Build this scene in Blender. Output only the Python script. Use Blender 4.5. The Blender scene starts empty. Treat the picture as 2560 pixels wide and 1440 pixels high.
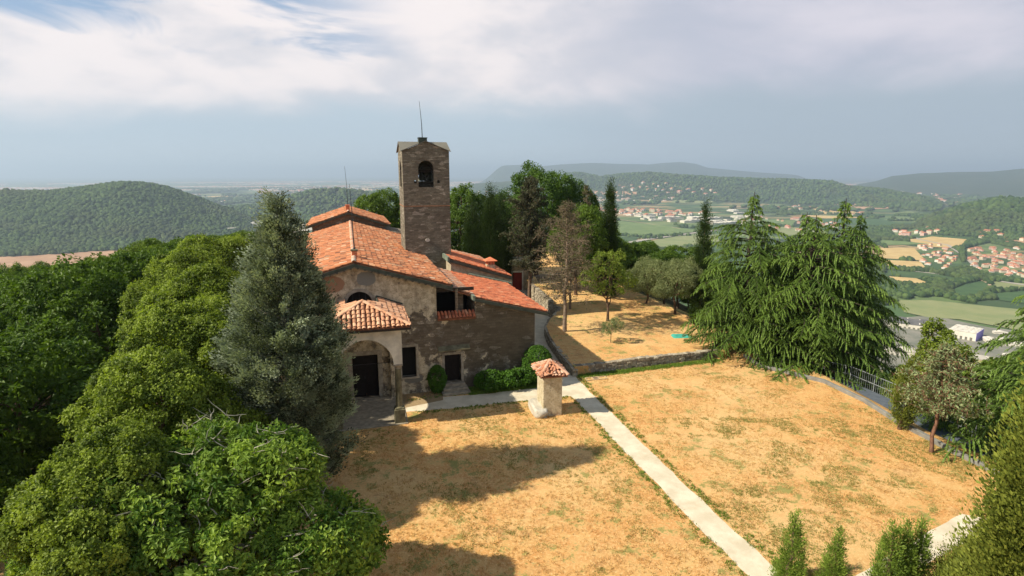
import bpy, math, random
import numpy as np
from mathutils import Vector, Matrix
from mathutils.geometry import tessellate_polygon, delaunay_2d_cdt

random.seed(7)
RNG = np.random.default_rng(11)
S = bpy.context.scene
COL = S.collection

# ------------------------------------------------------------------ camera
F, H = 1422.0, 13.5                 # focal length in photo pixels, eye height over the lawn
PITCH = math.atan(285 / F)
cam = bpy.data.cameras.new('camera'); camo = bpy.data.objects.new('camera', cam); COL.objects.link(camo)
camo.location = (0, 0, H); camo.rotation_euler = (math.pi / 2 - PITCH, 0, 0)
cam.sensor_width = 36; cam.lens = 36 * F / 2560; cam.clip_start = .2; cam.clip_end = 90000
S.camera = camo

# ------------------------------------------------------------------ exposure, sun, sky
S.view_settings.view_transform = 'Standard'; S.view_settings.look = 'None'
S.view_settings.exposure = 0.56; S.view_settings.gamma = 1.0
SUN_EL, SUN_AZ = math.radians(42), math.radians(197.5)       # sun_az: world angle of the direction towards the sun
sunv = Vector((math.cos(SUN_AZ) * math.cos(SUN_EL), math.sin(SUN_AZ) * math.cos(SUN_EL), math.sin(SUN_EL)))
sl = bpy.data.lights.new('sun', 'SUN'); sl.energy = 4.8; sl.angle = math.radians(.6); sl.color = (1.0, .90, .74)
so = bpy.data.objects.new('sun', sl); COL.objects.link(so); so.rotation_euler = sunv.to_track_quat('Z', 'Y').to_euler()

W = bpy.data.worlds.new('World'); S.world = W; W.use_nodes = True
nt = W.node_tree; nt.nodes.clear()
def N(t, **k):
    n = nt.nodes.new(t)
    for a, b in k.items():
        if a == 'op': n.operation = b
        elif a == 'inp':
            for i, v in b.items():
                if hasattr(v, 'links') or isinstance(v, bpy.types.NodeSocket): nt.links.new(v, n.inputs[i])
                else: n.inputs[i].default_value = v
        else: setattr(n, a, b)
    return n
def M_(op, a, b=0.0, c=0.0, clamp=False):
    n = N('ShaderNodeMath', op=op, inp={0: a, 1: b, 2: c}); n.use_clamp = clamp; return n.outputs[0]
def SS(x, lo, hi, a=0.0, b=1.0):
    n = N('ShaderNodeMapRange', interpolation_type='SMOOTHSTEP', inp={0: x, 1: lo, 2: hi, 3: a, 4: b}); return n.outputs[0]
def MIXC(f, a, b, bt='MIX'):
    n = N('ShaderNodeMix', data_type='RGBA', blend_type=bt, inp={0: f, 6: a, 7: b}); return n.outputs[2]
def NOISE(v, scale, detail=4, rough=.55, dist=0.0):
    n = N('ShaderNodeTexNoise', inp={'Vector': v, 'Scale': scale, 'Detail': detail, 'Roughness': rough, 'Distortion': dist}); return n.outputs[0]
def C4(r, g, b): return (r, g, b, 1)
tc = N('ShaderNodeTexCoord').outputs['Generated']
sx = N('ShaderNodeSeparateXYZ', inp={0: tc}); dx, dy, dz = sx.outputs
sky = N('ShaderNodeTexSky'); sky.sky_type = 'NISHITA'; sky.sun_disc = False
sky.sun_elevation = SUN_EL; sky.sun_rotation = math.pi / 2 - SUN_AZ; sky.dust_density = 2.0; sky.air_density = 1.2; sky.altitude = 250
vm = N('ShaderNodeMapping', inp={0: tc}); vm.inputs['Scale'].default_value = (1.5, 1.5, 3.6); vm.inputs['Location'].default_value = (.45, .1, .12)
v1 = vm.outputs[0]
n1 = NOISE(v1, 1.6, 7, .55, .3); n2 = NOISE(v1, 4.2, 5, .5, .2); n3 = NOISE(v1, .9, 3, .5)
skyc = N('ShaderNodeMix', data_type='RGBA', blend_type='MULTIPLY', inp={0: 1.0, 6: sky.outputs[0], 7: C4(.085, .082, .088)}).outputs[2]
skyc = MIXC(.55, skyc, C4(.33, .50, .74))
n1c = M_('SUBTRACT', n1, .5); n2c = M_('SUBTRACT', n2, .5); n3c = M_('SUBTRACT', n3, .5)
zz = M_('ADD', dz, M_('ADD', M_('MULTIPLY', n1c, .13), M_('MULTIPLY', n2c, .05)))
zz = M_('ADD', zz, M_('MULTIPLY', dx, -.035))
bank = SS(zz, .075, .15)
right = SS(M_('ADD', dx, M_('MULTIPLY', n3c, .5)), -.05, .42)
bankc = MIXC(SS(M_('ADD', n2, M_('MULTIPLY', n1c, .8)), .36, .64), C4(.68, .67, .71), C4(.90, .83, .82))
greyc = MIXC(SS(n1, .36, .66), C4(.47, .50, .60), C4(.70, .67, .74))
bankc = MIXC(right, bankc, greyc)
lowc = MIXC(right, C4(.48, .58, .66), C4(.40, .475, .55))
lowc = MIXC(SS(dz, .075, .0, 0, .75), lowc, MIXC(right, C4(.56, .63, .68), C4(.47, .53, .58)))
c = MIXC(bank, lowc, bankc)
leftm = M_('SUBTRACT', 1.0, SS(M_('ADD', dx, M_('MULTIPLY', n1c, .3)), -.34, -.10))
vh = N('ShaderNodeMapping', inp={0: tc}); vh.inputs['Scale'].default_value = (1.5, 1.5, 7); vh.inputs['Location'].default_value = (2.3, .7, 1.1)
n5 = M_('SUBTRACT', NOISE(vh.outputs[0], 2.2, 7, .58, .4), .5)
hole = M_('MULTIPLY', SS(M_('ADD', dz, M_('MULTIPLY', n5, .42)), .195, .26), leftm)
c = MIXC(hole, c, skyc)
c = MIXC(SS(dz, .36, .62, 0, .9), c, C4(.22, .28, .38))
bg = N('ShaderNodeBackground', inp={0: c, 1: .76})
nt.links.new(bg.outputs[0], N('ShaderNodeOutputWorld').inputs[0])

# ------------------------------------------------------------------ photo pixel <-> place
cP, sP = math.cos(PITCH), math.sin(PITCH)
def ray(px, py):
    x = (px - 1280) / F; y = -(py - 720) / F
    return (x, cP + y * sP, -sP + y * cP)
def G(px, py, z=0.0):
    d = ray(px, py); t = (z - H) / d[2]; return Vector((d[0] * t, d[1] * t, z))
TH = math.radians(16); cT, sT = math.cos(TH), math.sin(TH)
O0 = G(912, 996)
def L2W(u, v, z=0.0): return Vector((O0.x + u * cT - v * sT, O0.y + u * sT + v * cT, z))
def W2L(x, y): return ((x - O0.x) * cT + (y - O0.y) * sT, -(x - O0.x) * sT + (y - O0.y) * cT)

# ------------------------------------------------------------------ object helpers
def tag(o, label=None, cat=None, group=None, kind=None):
    if label: o['label'] = label
    if cat: o['category'] = cat
    if group: o['group'] = group
    if kind: o['kind'] = kind
    return o
def empty(name, loc=(0, 0, 0), rz=0.0, label=None, cat=None, group=None):
    o = bpy.data.objects.new(name, None); COL.objects.link(o); o.location = loc; o.rotation_euler = (0, 0, rz)
    o.empty_display_size = .3
    return tag(o, label, cat, group)
def link(name, me, mats=(), parent=None):
    for m in mats: me.materials.append(m)
    o = bpy.data.objects.new(name, me); COL.objects.link(o)
    if parent: o.parent = parent
    return o
def np_mesh(name, co, quads=None, tris=None, attrs=None, smooth=False):
    me = bpy.data.meshes.new(name); co = np.ascontiguousarray(co, dtype=np.float32)
    nq = 0 if quads is None else len(quads); ntr = 0 if tris is None else len(tris)
    me.vertices.add(len(co)); me.vertices.foreach_set('co', co.ravel())
    idx = []; tot = []
    if nq: idx.append(np.asarray(quads, dtype=np.int32).ravel()); tot.append(np.full(nq, 4, np.int32))
    if ntr: idx.append(np.asarray(tris, dtype=np.int32).ravel()); tot.append(np.full(ntr, 3, np.int32))
    idx = np.concatenate(idx); tot = np.concatenate(tot)
    me.loops.add(len(idx)); me.loops.foreach_set('vertex_index', idx)
    me.polygons.add(len(tot)); st = np.concatenate([[0], np.cumsum(tot)[:-1]]).astype(np.int32)
    me.polygons.foreach_set('loop_start', st); me.polygons.foreach_set('loop_total', tot)
    me.polygons.foreach_set('use_smooth', np.full(len(tot), smooth))
    me.update(calc_edges=True)
    if attrs:
        for k, a in attrs.items():
            at = me.attributes.new(k, 'FLOAT', 'POINT'); at.data.foreach_set('value', np.asarray(a, dtype=np.float32))
    return me
class MB:
    """collects shapes for ONE mesh"""
    def __init__(s): s.v = []; s.f = []; s.m = []; s.t = []
    def add(s, vs, fs, mat=0, tint=.5):
        b = len(s.v); s.v += [tuple(p) for p in vs]; s.f += [tuple(i + b for i in f) for f in fs]; s.m += [mat] * len(fs); s.t += [tint] * len(vs); return s
    def box(s, x0, x1, y0, y1, z0, z1, mat=0, tint=.5, bev=0):
        vs = [(x0, y0, z0), (x1, y0, z0), (x1, y1, z0), (x0, y1, z0), (x0, y0, z1), (x1, y0, z1), (x1, y1, z1), (x0, y1, z1)]
        return s.add(vs, [(3, 2, 1, 0), (4, 5, 6, 7), (0, 1, 5, 4), (1, 2, 6, 5), (2, 3, 7, 6), (3, 0, 4, 7)], mat, tint)
    def tube(s, pts, rs, n=8, mat=0, tint=.5, cap=True):
        pts = [Vector(p) for p in pts]; rings = []
        for i, p in enumerate(pts):
            d = (pts[min(i + 1, len(pts) - 1)] - pts[max(i - 1, 0)]).normalized()
            a = d.orthogonal().normalized() if abs(d.z) < .99 else Vector((1, 0, 0)); a = (a - d * a.dot(d)).normalized(); b = d.cross(a)
            r = rs[i] if hasattr(rs, '__len__') else rs
            rings.append([p + (a * math.cos(2 * math.pi * k / n) + b * math.sin(2 * math.pi * k / n)) * r for k in range(n)])
        vs = [p for r in rings for p in r]; fs = []
        for i in range(len(pts) - 1):
            for k in range(n): fs.append((i * n + k, i * n + (k + 1) % n, (i + 1) * n + (k + 1) % n, (i + 1) * n + k))
        if cap: fs.append(tuple(range(n))[::-1]); fs.append(tuple((len(pts) - 1) * n + k for k in range(n)))
        return s.add(vs, fs, mat, tint)
    def lathe(s, cx, cy, prof, n=20, mat=0):
        vs = []; fs = []
        for (r, z) in prof:
            for k in range(n): vs.append((cx + r * math.cos(2 * math.pi * k / n), cy + r * math.sin(2 * math.pi * k / n), z))
        for i in range(len(prof) - 1):
            for k in range(n): fs.append((i * n + k, i * n + (k + 1) % n, (i + 1) * n + (k + 1) % n, (i + 1) * n + k))
        return s.add(vs, fs, mat)
    def panel(s, outer, holes, fr, th, mat=0):
        """flat wall with holes. outer/holes: 2D loops (a,b); fr(a,b,d) -> 3D; th: thickness"""
        loops = [outer] + list(holes)
        tris = tessellate_polygon([[Vector((a, b, 0)) for a, b in l] for l in loops])
        flat = [p for l in loops for p in l]; n = len(flat)
        vs = [fr(a, b, 0) for a, b in flat] + [fr(a, b, th) for a, b in flat]
        fs = [tuple(t) for t in tris] + [tuple(i + n for i in t[::-1]) for t in tris]
        b = 0
        for l in loops:
            k = len(l)
            for i in range(k): fs.append((b + i, b + (i + 1) % k, n + b + (i + 1) % k, n + b + i))
            b += k
        return s.add(vs, fs, mat)
    def mesh(s, name, smooth=False):
        me = bpy.data.meshes.new(name); me.from_pydata([tuple(p) for p in s.v], [], s.f); me.update()
        me.polygons.foreach_set('material_index', s.m)
        if smooth: me.polygons.foreach_set('use_smooth', [True] * len(s.f))
        at = me.attributes.new('tint', 'FLOAT', 'POINT'); at.data.foreach_set('value', s.t)
        return me
    def build(s, name, mats, parent=None, smooth=False, bevel=0.0, fixn=True):
        me = s.mesh(name, smooth)
        if fixn:
            import bmesh
            bm = bmesh.new(); bm.from_mesh(me); bmesh.ops.recalc_face_normals(bm, faces=bm.faces); bm.to_mesh(me); bm.free()
        if not isinstance(mats, (list, tuple)): mats = [mats]
        o = link(name, me, mats, parent)
        if bevel:
            b = o.modifiers.new('bevel', 'BEVEL'); b.width = bevel; b.segments = 2; b.limit_method = 'ANGLE'
        return o

# ------------------------------------------------------------------ materials
def mat(name, rough=.8):
    global nt
    m = bpy.data.materials.new(name); m.use_nodes = True; nt = m.node_tree; nt.nodes.clear()
    p = N('ShaderNodeBsdfPrincipled', inp={'Roughness': rough}); o = N('ShaderNodeOutputMaterial')
    nt.links.new(p.outputs[0], o.inputs[0]); m['_'] = 0
    p.inputs['Specular IOR Level'].default_value = .25
    return m, p, o
def L(a, b): nt.links.new(a, b)
def ATTR(k='tint'): return N('ShaderNodeAttribute', attribute_name=k).outputs['Fac']
def OBJ(): return N('ShaderNodeTexCoord').outputs['Object']
def BUMP(h, strength=.5, dist=.05):
    return N('ShaderNodeBump', inp={'Height': h, 'Strength': strength, 'Distance': dist}).outputs[0]
def simple(name, col, rough=.8, var=.15, scale=3.0, metal=0.0, bump=0.0):
    m, p, o = mat(name, rough); v = OBJ(); n = NOISE(v, scale, 5, .6)
    a = tuple(c * (1 - var) for c in col); b = tuple(min(1, c * (1 + var)) for c in col)
    L(MIXC(SS(n, .3, .7), C4(*a), C4(*b)), p.inputs['Base Color']); p.inputs['Metallic'].default_value = metal
    if bump: L(BUMP(NOISE(v, scale * 6, 4), bump, .02), p.inputs['Normal'])
    return m
def leafmat(name, dark, light, trans=.35, rough=.55, extra=None):
    m, p, o = mat(name, rough); t = ATTR()
    c = MIXC(t, C4(*dark), C4(*light))
    if extra: c = MIXC(SS(t, .93, .99), c, C4(*extra))
    L(c, p.inputs['Base Color'])
    tr = N('ShaderNodeBsdfTranslucent'); L(MIXC(1.0, c, C4(1.25, 1.3, .55), 'MULTIPLY'), tr.inputs[0])
    mx = N('ShaderNodeMixShader', inp={0: trans}); L(p.outputs[0], mx.inputs[1]); L(tr.outputs[0], mx.inputs[2]); L(mx.outputs[0], o.inputs[0])
    return m
def wallmat(name, plaster=None, lo=None, stone=((.20, .145, .095), (.36, .29, .20)), mortar=(.13, .105, .075), peel=(.45, .6), size=(.42, .17), damp=0.0, patch=None, hs=0.0, band=0.0):
    """rubble stone, with plaster over it that has come away in patches"""
    m, p, o = mat(name, .92); ob = OBJ(); s3 = N('ShaderNodeSeparateXYZ', inp={0: ob})
    h = M_('ADD', s3.outputs[0], s3.outputs[1]); z = s3.outputs[2]
    v = N('ShaderNodeCombineXYZ', inp={0: h, 1: z, 2: 0.0}).outputs[0]
    dn = N('ShaderNodeTexNoise', inp={'Vector': v, 'Scale': 3.0, 'Detail': 3}).outputs[1]
    vd = N('ShaderNodeVectorMath', op='MULTIPLY_ADD', inp={0: dn, 1: (.16, .10, 0), 2: v}).outputs[0]
    br = N('ShaderNodeTexBrick', inp={'Vector': vd, 'Color1': C4(0, 0, 0), 'Color2': C4(1, 1, 1), 'Mortar': C4(.5, .5, .5), 'Scale': 1.0, 'Mortar Size': .018, 'Mortar Smooth': .5, 'Bias': 0.0, 'Brick Width': size[0], 'Row Height': size[1]})
    br.offset = .4; br.squash = .7; br.squash_frequency = 3
    vo = N('ShaderNodeTexVoronoi', inp={'Vector': N('ShaderNodeVectorMath', op='MULTIPLY', inp={0: vd, 1: (1 / size[0] * .8, 1 / size[1] * .8, 1)}).outputs[0], 'Scale': 1.0})
    vb = N('ShaderNodeSeparateColor', inp={0: vo.outputs['Color']}).outputs[0]
    big = NOISE(v, .7, 5, .6); mid = NOISE(v, 2.3, 6, .65); fine = NOISE(v, 14, 5, .7)
    sc = MIXC(M_('MULTIPLY', M_('ADD', br.outputs[0], vb), .5), C4(*stone[0]), C4(*stone[1]))
    sc = MIXC(SS(vb, .86, .95), sc, C4(.50, .44, .34))
    sc = MIXC(SS(big, .35, .7, 0, .55), sc, C4(.125, .105, .075))
    sc = MIXC(SS(fine, .3, .75, 0, .5), sc, C4(.10, .08, .06), 'MIX')
    sc = MIXC(M_('MULTIPLY', br.outputs[1], .75), sc, C4(*mortar))
    if hs: sc = MIXC(SS(h, 4.0, 8.0, 0, .5), sc, C4(.075, .063, .038))
    hgt = M_('ADD', M_('MULTIPLY', M_('SUBTRACT', 1.0, br.outputs[1]), .5), M_('ADD', M_('MULTIPLY', vb, .35), M_('MULTIPLY', fine, .4)))
    c = sc
    if plaster:
        pc = MIXC(SS(mid, .32, .66), C4(*lo), C4(*plaster))
        pc = MIXC(SS(fine, .42, .72, 0, .35), pc, C4(lo[0] * .7, lo[1] * .68, lo[2] * .62))
        streak = NOISE(N('ShaderNodeCombineXYZ', inp={0: M_('MULTIPLY', h, 3.2), 1: M_('MULTIPLY', z, .45), 2: 2.0}).outputs[0], 1.0, 5, .6)
        pc = MIXC(SS(NOISE(v, 8, 6, .75), .54, .62, 0, .65), pc, C4(.14, .11, .07))
        pc = MIXC(SS(streak, .52, .75, 0, .6), pc, C4(.15, .12, .085))
        k = M_('ADD', M_('ADD', M_('MULTIPLY', big, .55), M_('MULTIPLY', mid, .45)), M_('MULTIPLY', z, damp))
        if band: k = M_('SUBTRACT', k, M_('MULTIPLY', M_('MULTIPLY', SS(z, 5.3, 4.5), SS(h, 1.6, 2.8)), M_('MULTIPLY', SS(z, 2.0, 3.0), band)))
        if hs: k = M_('SUBTRACT', k, M_('MULTIPLY', SS(h, 3.2, 8.5), hs))
        k = M_('ADD', k, M_('MULTIPLY', M_('SUBTRACT', fine, .5), .13)); mk = SS(k, peel[0], peel[1])
        render = MIXC(SS(fine, .3, .7), C4(.17, .145, .11), C4(.24, .21, .165))
        k2 = SS(M_('ADD', k, .06), peel[0], peel[0] + .025)
        c = MIXC(k2, sc, MIXC(SS(NOISE(v, 1.6, 4), .42, .55), sc, render))
        c = MIXC(mk, c, pc)
        if patch:
            for (pu, pz, ru, rz, col) in patch:
                dd = M_('ADD', M_('POWER', M_('ABSOLUTE', M_('DIVIDE', M_('SUBTRACT', h, pu), ru)), 2.5), M_('POWER', M_('ABSOLUTE', M_('DIVIDE', M_('SUBTRACT', z, pz), rz)), 2.5))
                c = MIXC(SS(M_('ADD', dd, M_('MULTIPLY', mid, .8)), 1.5, 1.25), c, C4(*col))
        hgt = MIXC(mk, hgt, MIXC(.5, C4(1.3, 1.3, 1.3), fine))
    L(c, p.inputs['Base Color']); L(BUMP(hgt, .9, .05), p.inputs['Normal'])
    return m
MT = {}
MT['facade'] = wallmat('weathered facade plaster', (.68, .60, .43), (.33, .27, .175), peel=(.475, .50), damp=.016, hs=.12, band=.13, stone=((.10, .08, .055), (.31, .26, .18)),
                       patch=[(.45, 7.45, .55, .42, (.22, .22, .19)), (-1.7, 7.2, .9, .5, (.33, .2, .12)), (3.0, .95, .6, .25, (.2, .19, .16))])
MT['side'] = wallmat('rubble side wall', (.40, .33, .23), (.24, .19, .13), peel=(.56, .62), damp=-.012)
MT['tower'] = wallmat('tower rubble stone', stone=((.10, .088, .06), (.36, .325, .235)), size=(.36, .12))
MT['rear'] = wallmat('pale rear wall plaster', (.55, .47, .33), (.36, .29, .19), peel=(.36, .42), damp=.01)
MT['shrine'] = wallmat('shrine plaster', (.64, .57, .40), (.44, .36, .22), peel=(.42, .46), damp=.05, size=(.3, .16), stone=((.36, .25, .17), (.50, .40, .29)), mortar=(.40, .32, .22))
MT['drystone'] = wallmat('garden wall stone', stone=((.26, .23, .18), (.52, .46, .36)), mortar=(.10, .09, .06), size=(.30, .14))
def tilemat(name, cols, lich=.35):
    m, p, o = mat(name, .85); t = ATTR(); ob = OBJ()
    r = N('ShaderNodeValToRGB'); L(t, r.inputs[0]); e = r.color_ramp.elements
    while len(e) < len(cols): e.new(.5)
    for i, (q, cc) in enumerate(cols): e[i].position = q; e[i].color = C4(*cc)
    n = NOISE(ob, .8, 7, .7); f = NOISE(ob, 9, 5, .7)
    c = MIXC(SS(n, .52, .68, 0, lich), r.outputs[0], C4(.20, .145, .09))
    c = MIXC(SS(f, .5, .72, 0, .45), c, C4(.62, .40, .26))
    c = MIXC(SS(NOISE(ob, 5.0, 6, .7), .6, .7, 0, .55), c, C4(.12, .08, .05))
    L(c, p.inputs['Base Color']); L(BUMP(f, .4, .02), p.inputs['Normal'])
    return m
MT['tile'] = tilemat('terracotta roof tile', [(0, (.17, .085, .05)), (.16, (.42, .15, .065)), (.4, (.56, .20, .085)), (.75, (.63, .27, .12)), (.9, (.68, .40, .22)), (1, (.70, .52, .36))], .5)
MT['tile_red'] = tilemat('red roof tile', [(0, (.36, .10, .05)), (.3, (.58, .16, .07)), (.8, (.66, .22, .10)), (1, (.70, .36, .2))], .15)
MT['tile_porch'] = tilemat('porch roof tile', [(0, (.34, .16, .09)), (.35, (.60, .30, .16)), (.7, (.74, .45, .28)), (1, (.50, .22, .12))], .15)
MT['tile_old'] = tilemat('old roof tile', [(0, (.34, .15, .09)), (.4, (.54, .23, .12)), (.75, (.60, .40, .28)), (1, (.45, .36, .28))], .3)
MT['pan'] = simple('dark tile bed', (.22, .09, .045), .9, .3, 4)
MT['wood'] = simple('dark old wood', (.045, .035, .025), .8, .3, 6)
MT['fascia'] = simple('dark green metal trim', (.05, .06, .045), .6, .3, 3)
MT['flash'] = simple('weathered copper flashing', (.17, .20, .15), .6, .3, 3)
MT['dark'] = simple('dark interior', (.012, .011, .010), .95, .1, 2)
MT['trim'] = simple('grey stone trim', (.34, .30, .23), .85, .25, 5, bump=.3)
MT['porch'] = simple('porch limewash', (.74, .69, .56), .9, .18, 1.6, bump=.2)
MT['column'] = simple('mossy column stone', (.17, .155, .09), .9, .35, 3, bump=.5)
MT['step'] = simple('worn step stone', (.30, .26, .19), .9, .25, 4, bump=.3)
MT['doorwood'] = simple('blackened door wood', (.014, .010, .008), .85, .3, 6)
MT['zinc'] = simple('grey zinc sheet', (.17, .16, .125), .55, .12, 1.5, metal=.1)
MT['metal'] = simple('dark iron', (.05, .05, .05), .5, .2, 4, metal=.6)
MT['bronze'] = simple('old bronze', (.05, .05, .035), .45, .3, 4, metal=.8)
MT['redpaint'] = simple('faded red door paint', (.30, .035, .018), .6, .2, 2)
MT['bark'] = simple('brown bark', (.13, .085, .055), .95, .4, 5, bump=.6)
MT['bark_red'] = simple('reddish bark', (.20, .105, .065), .95, .35, 5, bump=.6)
MT['bark_pale'] = simple('pale grey bark', (.36, .34, .27), .9, .3, 6)
MT['twig'] = simple('dry twig bark', (.22, .165, .115), .95, .3, 4)
MT['white'] = simple('grey painted rail', (.24, .26, .26), .5, .1, 3)
MT['tarp'] = simple('teal tarpaulin', (.06, .36, .27), .6, .2, 2)
# ------------------------------------------------------------------ terrain
def vnoise(x, y, seed=0):
    xi = np.floor(x).astype(np.int64); yi = np.floor(y).astype(np.int64); fx = x - xi; fy = y - yi
    fx = fx * fx * (3 - 2 * fx); fy = fy * fy * (3 - 2 * fy)
    def hsh(a, b):
        h = (a * 374761393 + b * 668265263 + seed * 1442695041) & 0x7fffffff
        h = ((h ^ (h >> 13)) * 1274126177) & 0x7fffffff
        return ((h ^ (h >> 16)) & 0xffff) / 65535.0
    a = hsh(xi, yi); b = hsh(xi + 1, yi); c_ = hsh(xi, yi + 1); d = hsh(xi + 1, yi + 1)
    return (a * (1 - fx) + b * fx) * (1 - fy) + (c_ * (1 - fx) + d * fx) * fy
def fbm(x, y, o=4, seed=0):
    s = 0; a = .5; t = 0
    for i in range(o): s = s + a * vnoise(x * 2 ** i, y * 2 ** i, seed + i); t += a; a *= .5
    return s / t - .5
VAL = -230.0
PLAT = [(-17.6, 17.0), (-17.5, 6), (-12, -22), (22, -22), (25.5, 8), (23.3, 24.3), (22.0, 29.2), (21.4, 36.5), (19.5, 46), (17, 54), (14, 63), (12, 78), (9, 100), (-10, 103), (-27, 92), (-28.5, 60), (-23, 38)]
def sdist(x, y, P=PLAT):
    P = np.array(P, float); d = np.full(np.shape(x), 1e9); ins = np.zeros(np.shape(x), bool)
    for i in range(len(P)):
        a = P[i]; b = P[(i + 1) % len(P)]; e = b - a
        t = np.clip(((x - a[0]) * e[0] + (y - a[1]) * e[1]) / (e @ e), 0, 1)
        d = np.minimum(d, np.hypot(x - a[0] - t * e[0], y - a[1] - t * e[1]))
        cond = (a[1] > y) != (b[1] > y)
        xx = a[0] + (y - a[1]) / (e[1] if e[1] else 1e-9) * e[0]
        ins ^= cond & (x < xx)
    return np.where(ins, -d, d)
HILLS = [  # ridge (photo px, py), distance at its ends, front and back widths
    ([(-500, 520), (-300, 500), (0, 484), (120, 484), (200, 476), (300, 461), (360, 462), (420, 472), (500, 500), (570, 528), (640, 556), (690, 600)], 2050, 2650, 620, 900),
    ([(500, 560), (560, 530), (640, 520), (700, 500), (780, 480), (860, 476), (930, 486), (1000, 500), (1150, 520), (1300, 540)], 3100, 3500, 700, 1200),
    ([(1120, 462), (1250, 455), (1330, 447), (1400, 436), (1450, 433), (1500, 443), (1560, 436), (1620, 433), (1700, 440), (1800, 446), (1900, 450), (2000, 452), (2080, 456), (2120, 470), (2200, 476), (2260, 487), (2300, 496), (2350, 516), (2400, 540), (2440, 570)], 7400, 3700, 900, 2000),
    ([(2200, 620), (2250, 585), (2290, 566), (2330, 547), (2400, 522), (2450, 510), (2500, 503), (2560, 505), (2700, 498), (2900, 490)], 2700, 2300, 420, 900),
    ([(2050, 480), (2120, 466), (2190, 453), (2230, 440), (2300, 433), (2400, 430), (2480, 429), (2560, 421), (2700, 408), (2900, 400), (3200, 410)], 9500, 8200, 2600, 3000),
    ([(1185, 432), (1225, 424), (1260, 414), (1310, 411), (1350, 416), (1400, 411), (1480, 407), (1560, 409), (1620, 411), (1660, 406), (1700, 404), (1740, 409), (1770, 419), (1850, 427), (1900, 431), (1980, 436), (2060, 446)], 15000, 15000, 3000, 3000)]
HP = []
for prof, D0, D1, wf, wb in HILLS:
    P = []
    for i, (a, b) in enumerate(prof):
        d = ray(a, b); Y = D0 + (D1 - D0) * i / (len(prof) - 1); P.append((d[0] / d[1], Y, H + Y * d[2] / d[1]))
    HP.append((np.array(P), wf, wb))
def hillh(x, y):
    h = np.full(np.shape(x), VAL); ys = np.maximum(y, 1.0)
    for k, (P, wf, wb) in enumerate(HP):
        t = x / ys; Y = np.interp(t, P[:, 0], P[:, 1]); Z = np.interp(t, P[:, 0], P[:, 2])
        m = np.clip(np.minimum((t - P[0, 0]) / .05, (P[-1, 0] - t) / .05), 0, 1); m = m * m * (3 - 2 * m)
        q = (y - Y); q = np.where(q < 0, -q / wf, q / wb); q = np.clip(q, 0, 1)
        s = (1 - q * q * (3 - 2 * q))
        lump = fbm(x / (wf * .35), y / (wf * .35), 4, 40 + k * 7) * (Z - VAL) * .55 * np.clip(q * 2.2, 0, 1) * (1 - q)
        lump += -abs(fbm(x / (wf * .55), y / (wf * 2.2), 3, 90 + k)) * (Z - VAL) * .5 * np.clip(q * 2, 0, 1) * (1 - q)
        hh = VAL + (Z - VAL) * s * m + lump * m
        h = np.maximum(h, np.where(y > 200, hh, VAL))
    return h
def terr(x, y):
    x = np.asarray(x, float); y = np.asarray(y, float); d = np.maximum(sdist(x, y), 0)
    right = 1 / (1 + np.exp(-(x - 5) / 6)); front = np.clip((y - 55) / 40, 0, 1) * (1 - right)
    a = .19 * (1 - right) + .42 * right; d1 = 95 * (1 - right) + 12 * right
    s = a * np.minimum(d, d1) + .5 * np.maximum(d - d1, 0)
    s = s + .35 * (1 - right) * np.minimum(d, 5) * np.clip(1 - (y - 60) / 20, 0, 1)
    s = s + np.clip(d / 8, 0, 1) * fbm(x / 18, y / 18, 3, 5) * 3.0 * np.clip(d / 60, .3, 3)
    k = 12.0; a_ = (-s - VAL) / k
    hb = VAL + k * np.where(a_ > 30, a_, np.log1p(np.exp(np.clip(a_, -40, 30))))
    return np.maximum(hb, hillh(x, y))
def hit(px, py, z=None):
    """the point of the terrain seen at a photo pixel"""
    d = ray(px, py); t = np.geomspace(60, 60000, 1600)
    X = d[0] * t; Y = d[1] * t; Z = H + d[2] * t; T = terr(X, Y)
    i = np.argmax(Z < T)
    if Z[i] >= T[i]: i = len(t) - 1
    lo, hi = t[max(i - 1, 0)], t[i]
    for _ in range(18):
        m = (lo + hi) / 2
        if H + d[2] * m < float(terr(d[0] * m, d[1] * m)): hi = m
        else: lo = m
    m = (lo + hi) / 2
    return Vector((d[0] * m, d[1] * m, float(terr(d[0] * m, d[1] * m))))

az = np.radians(np.concatenate([np.arange(-180, -52, 4), np.arange(-52, 52, .14), np.arange(52, 180, 4)]))
rr = np.concatenate([np.linspace(1.5, 14, 12), np.geomspace(15, 160, 190), np.geomspace(162, 1500, 130)[0:], np.geomspace(1515, 9000, 230), np.geomspace(9100, 48000, 90)])
A, R = np.meshgrid(az, rr); X = np.sin(A) * R; Y = np.cos(A) * R
Z = terr(X, Y)
na, nr = len(az), len(rr)
idx = np.arange(na * nr).reshape(nr, na)
q = np.stack([idx[:-1], idx[1:], np.roll(idx, -1, 1)[1:], np.roll(idx, -1, 1)[:-1]], -1).reshape(-1, 4)
co = np.stack([X, Y, Z], -1).reshape(-1, 3)
co = np.vstack([co, [[0, 0, 0]]]); c0 = len(co) - 1
tr = np.stack([np.full(na, c0), idx[0], np.roll(idx[0], -1)], -1)
sd = np.append(sdist(X, Y).ravel(), -5)
hgt = np.append((hillh(X, Y) - VAL).ravel(), 0)
me = np_mesh('ground', co, q[:, ::-1], tr[:, ::-1], {'sd': sd, 'hill': hgt}, True)

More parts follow.
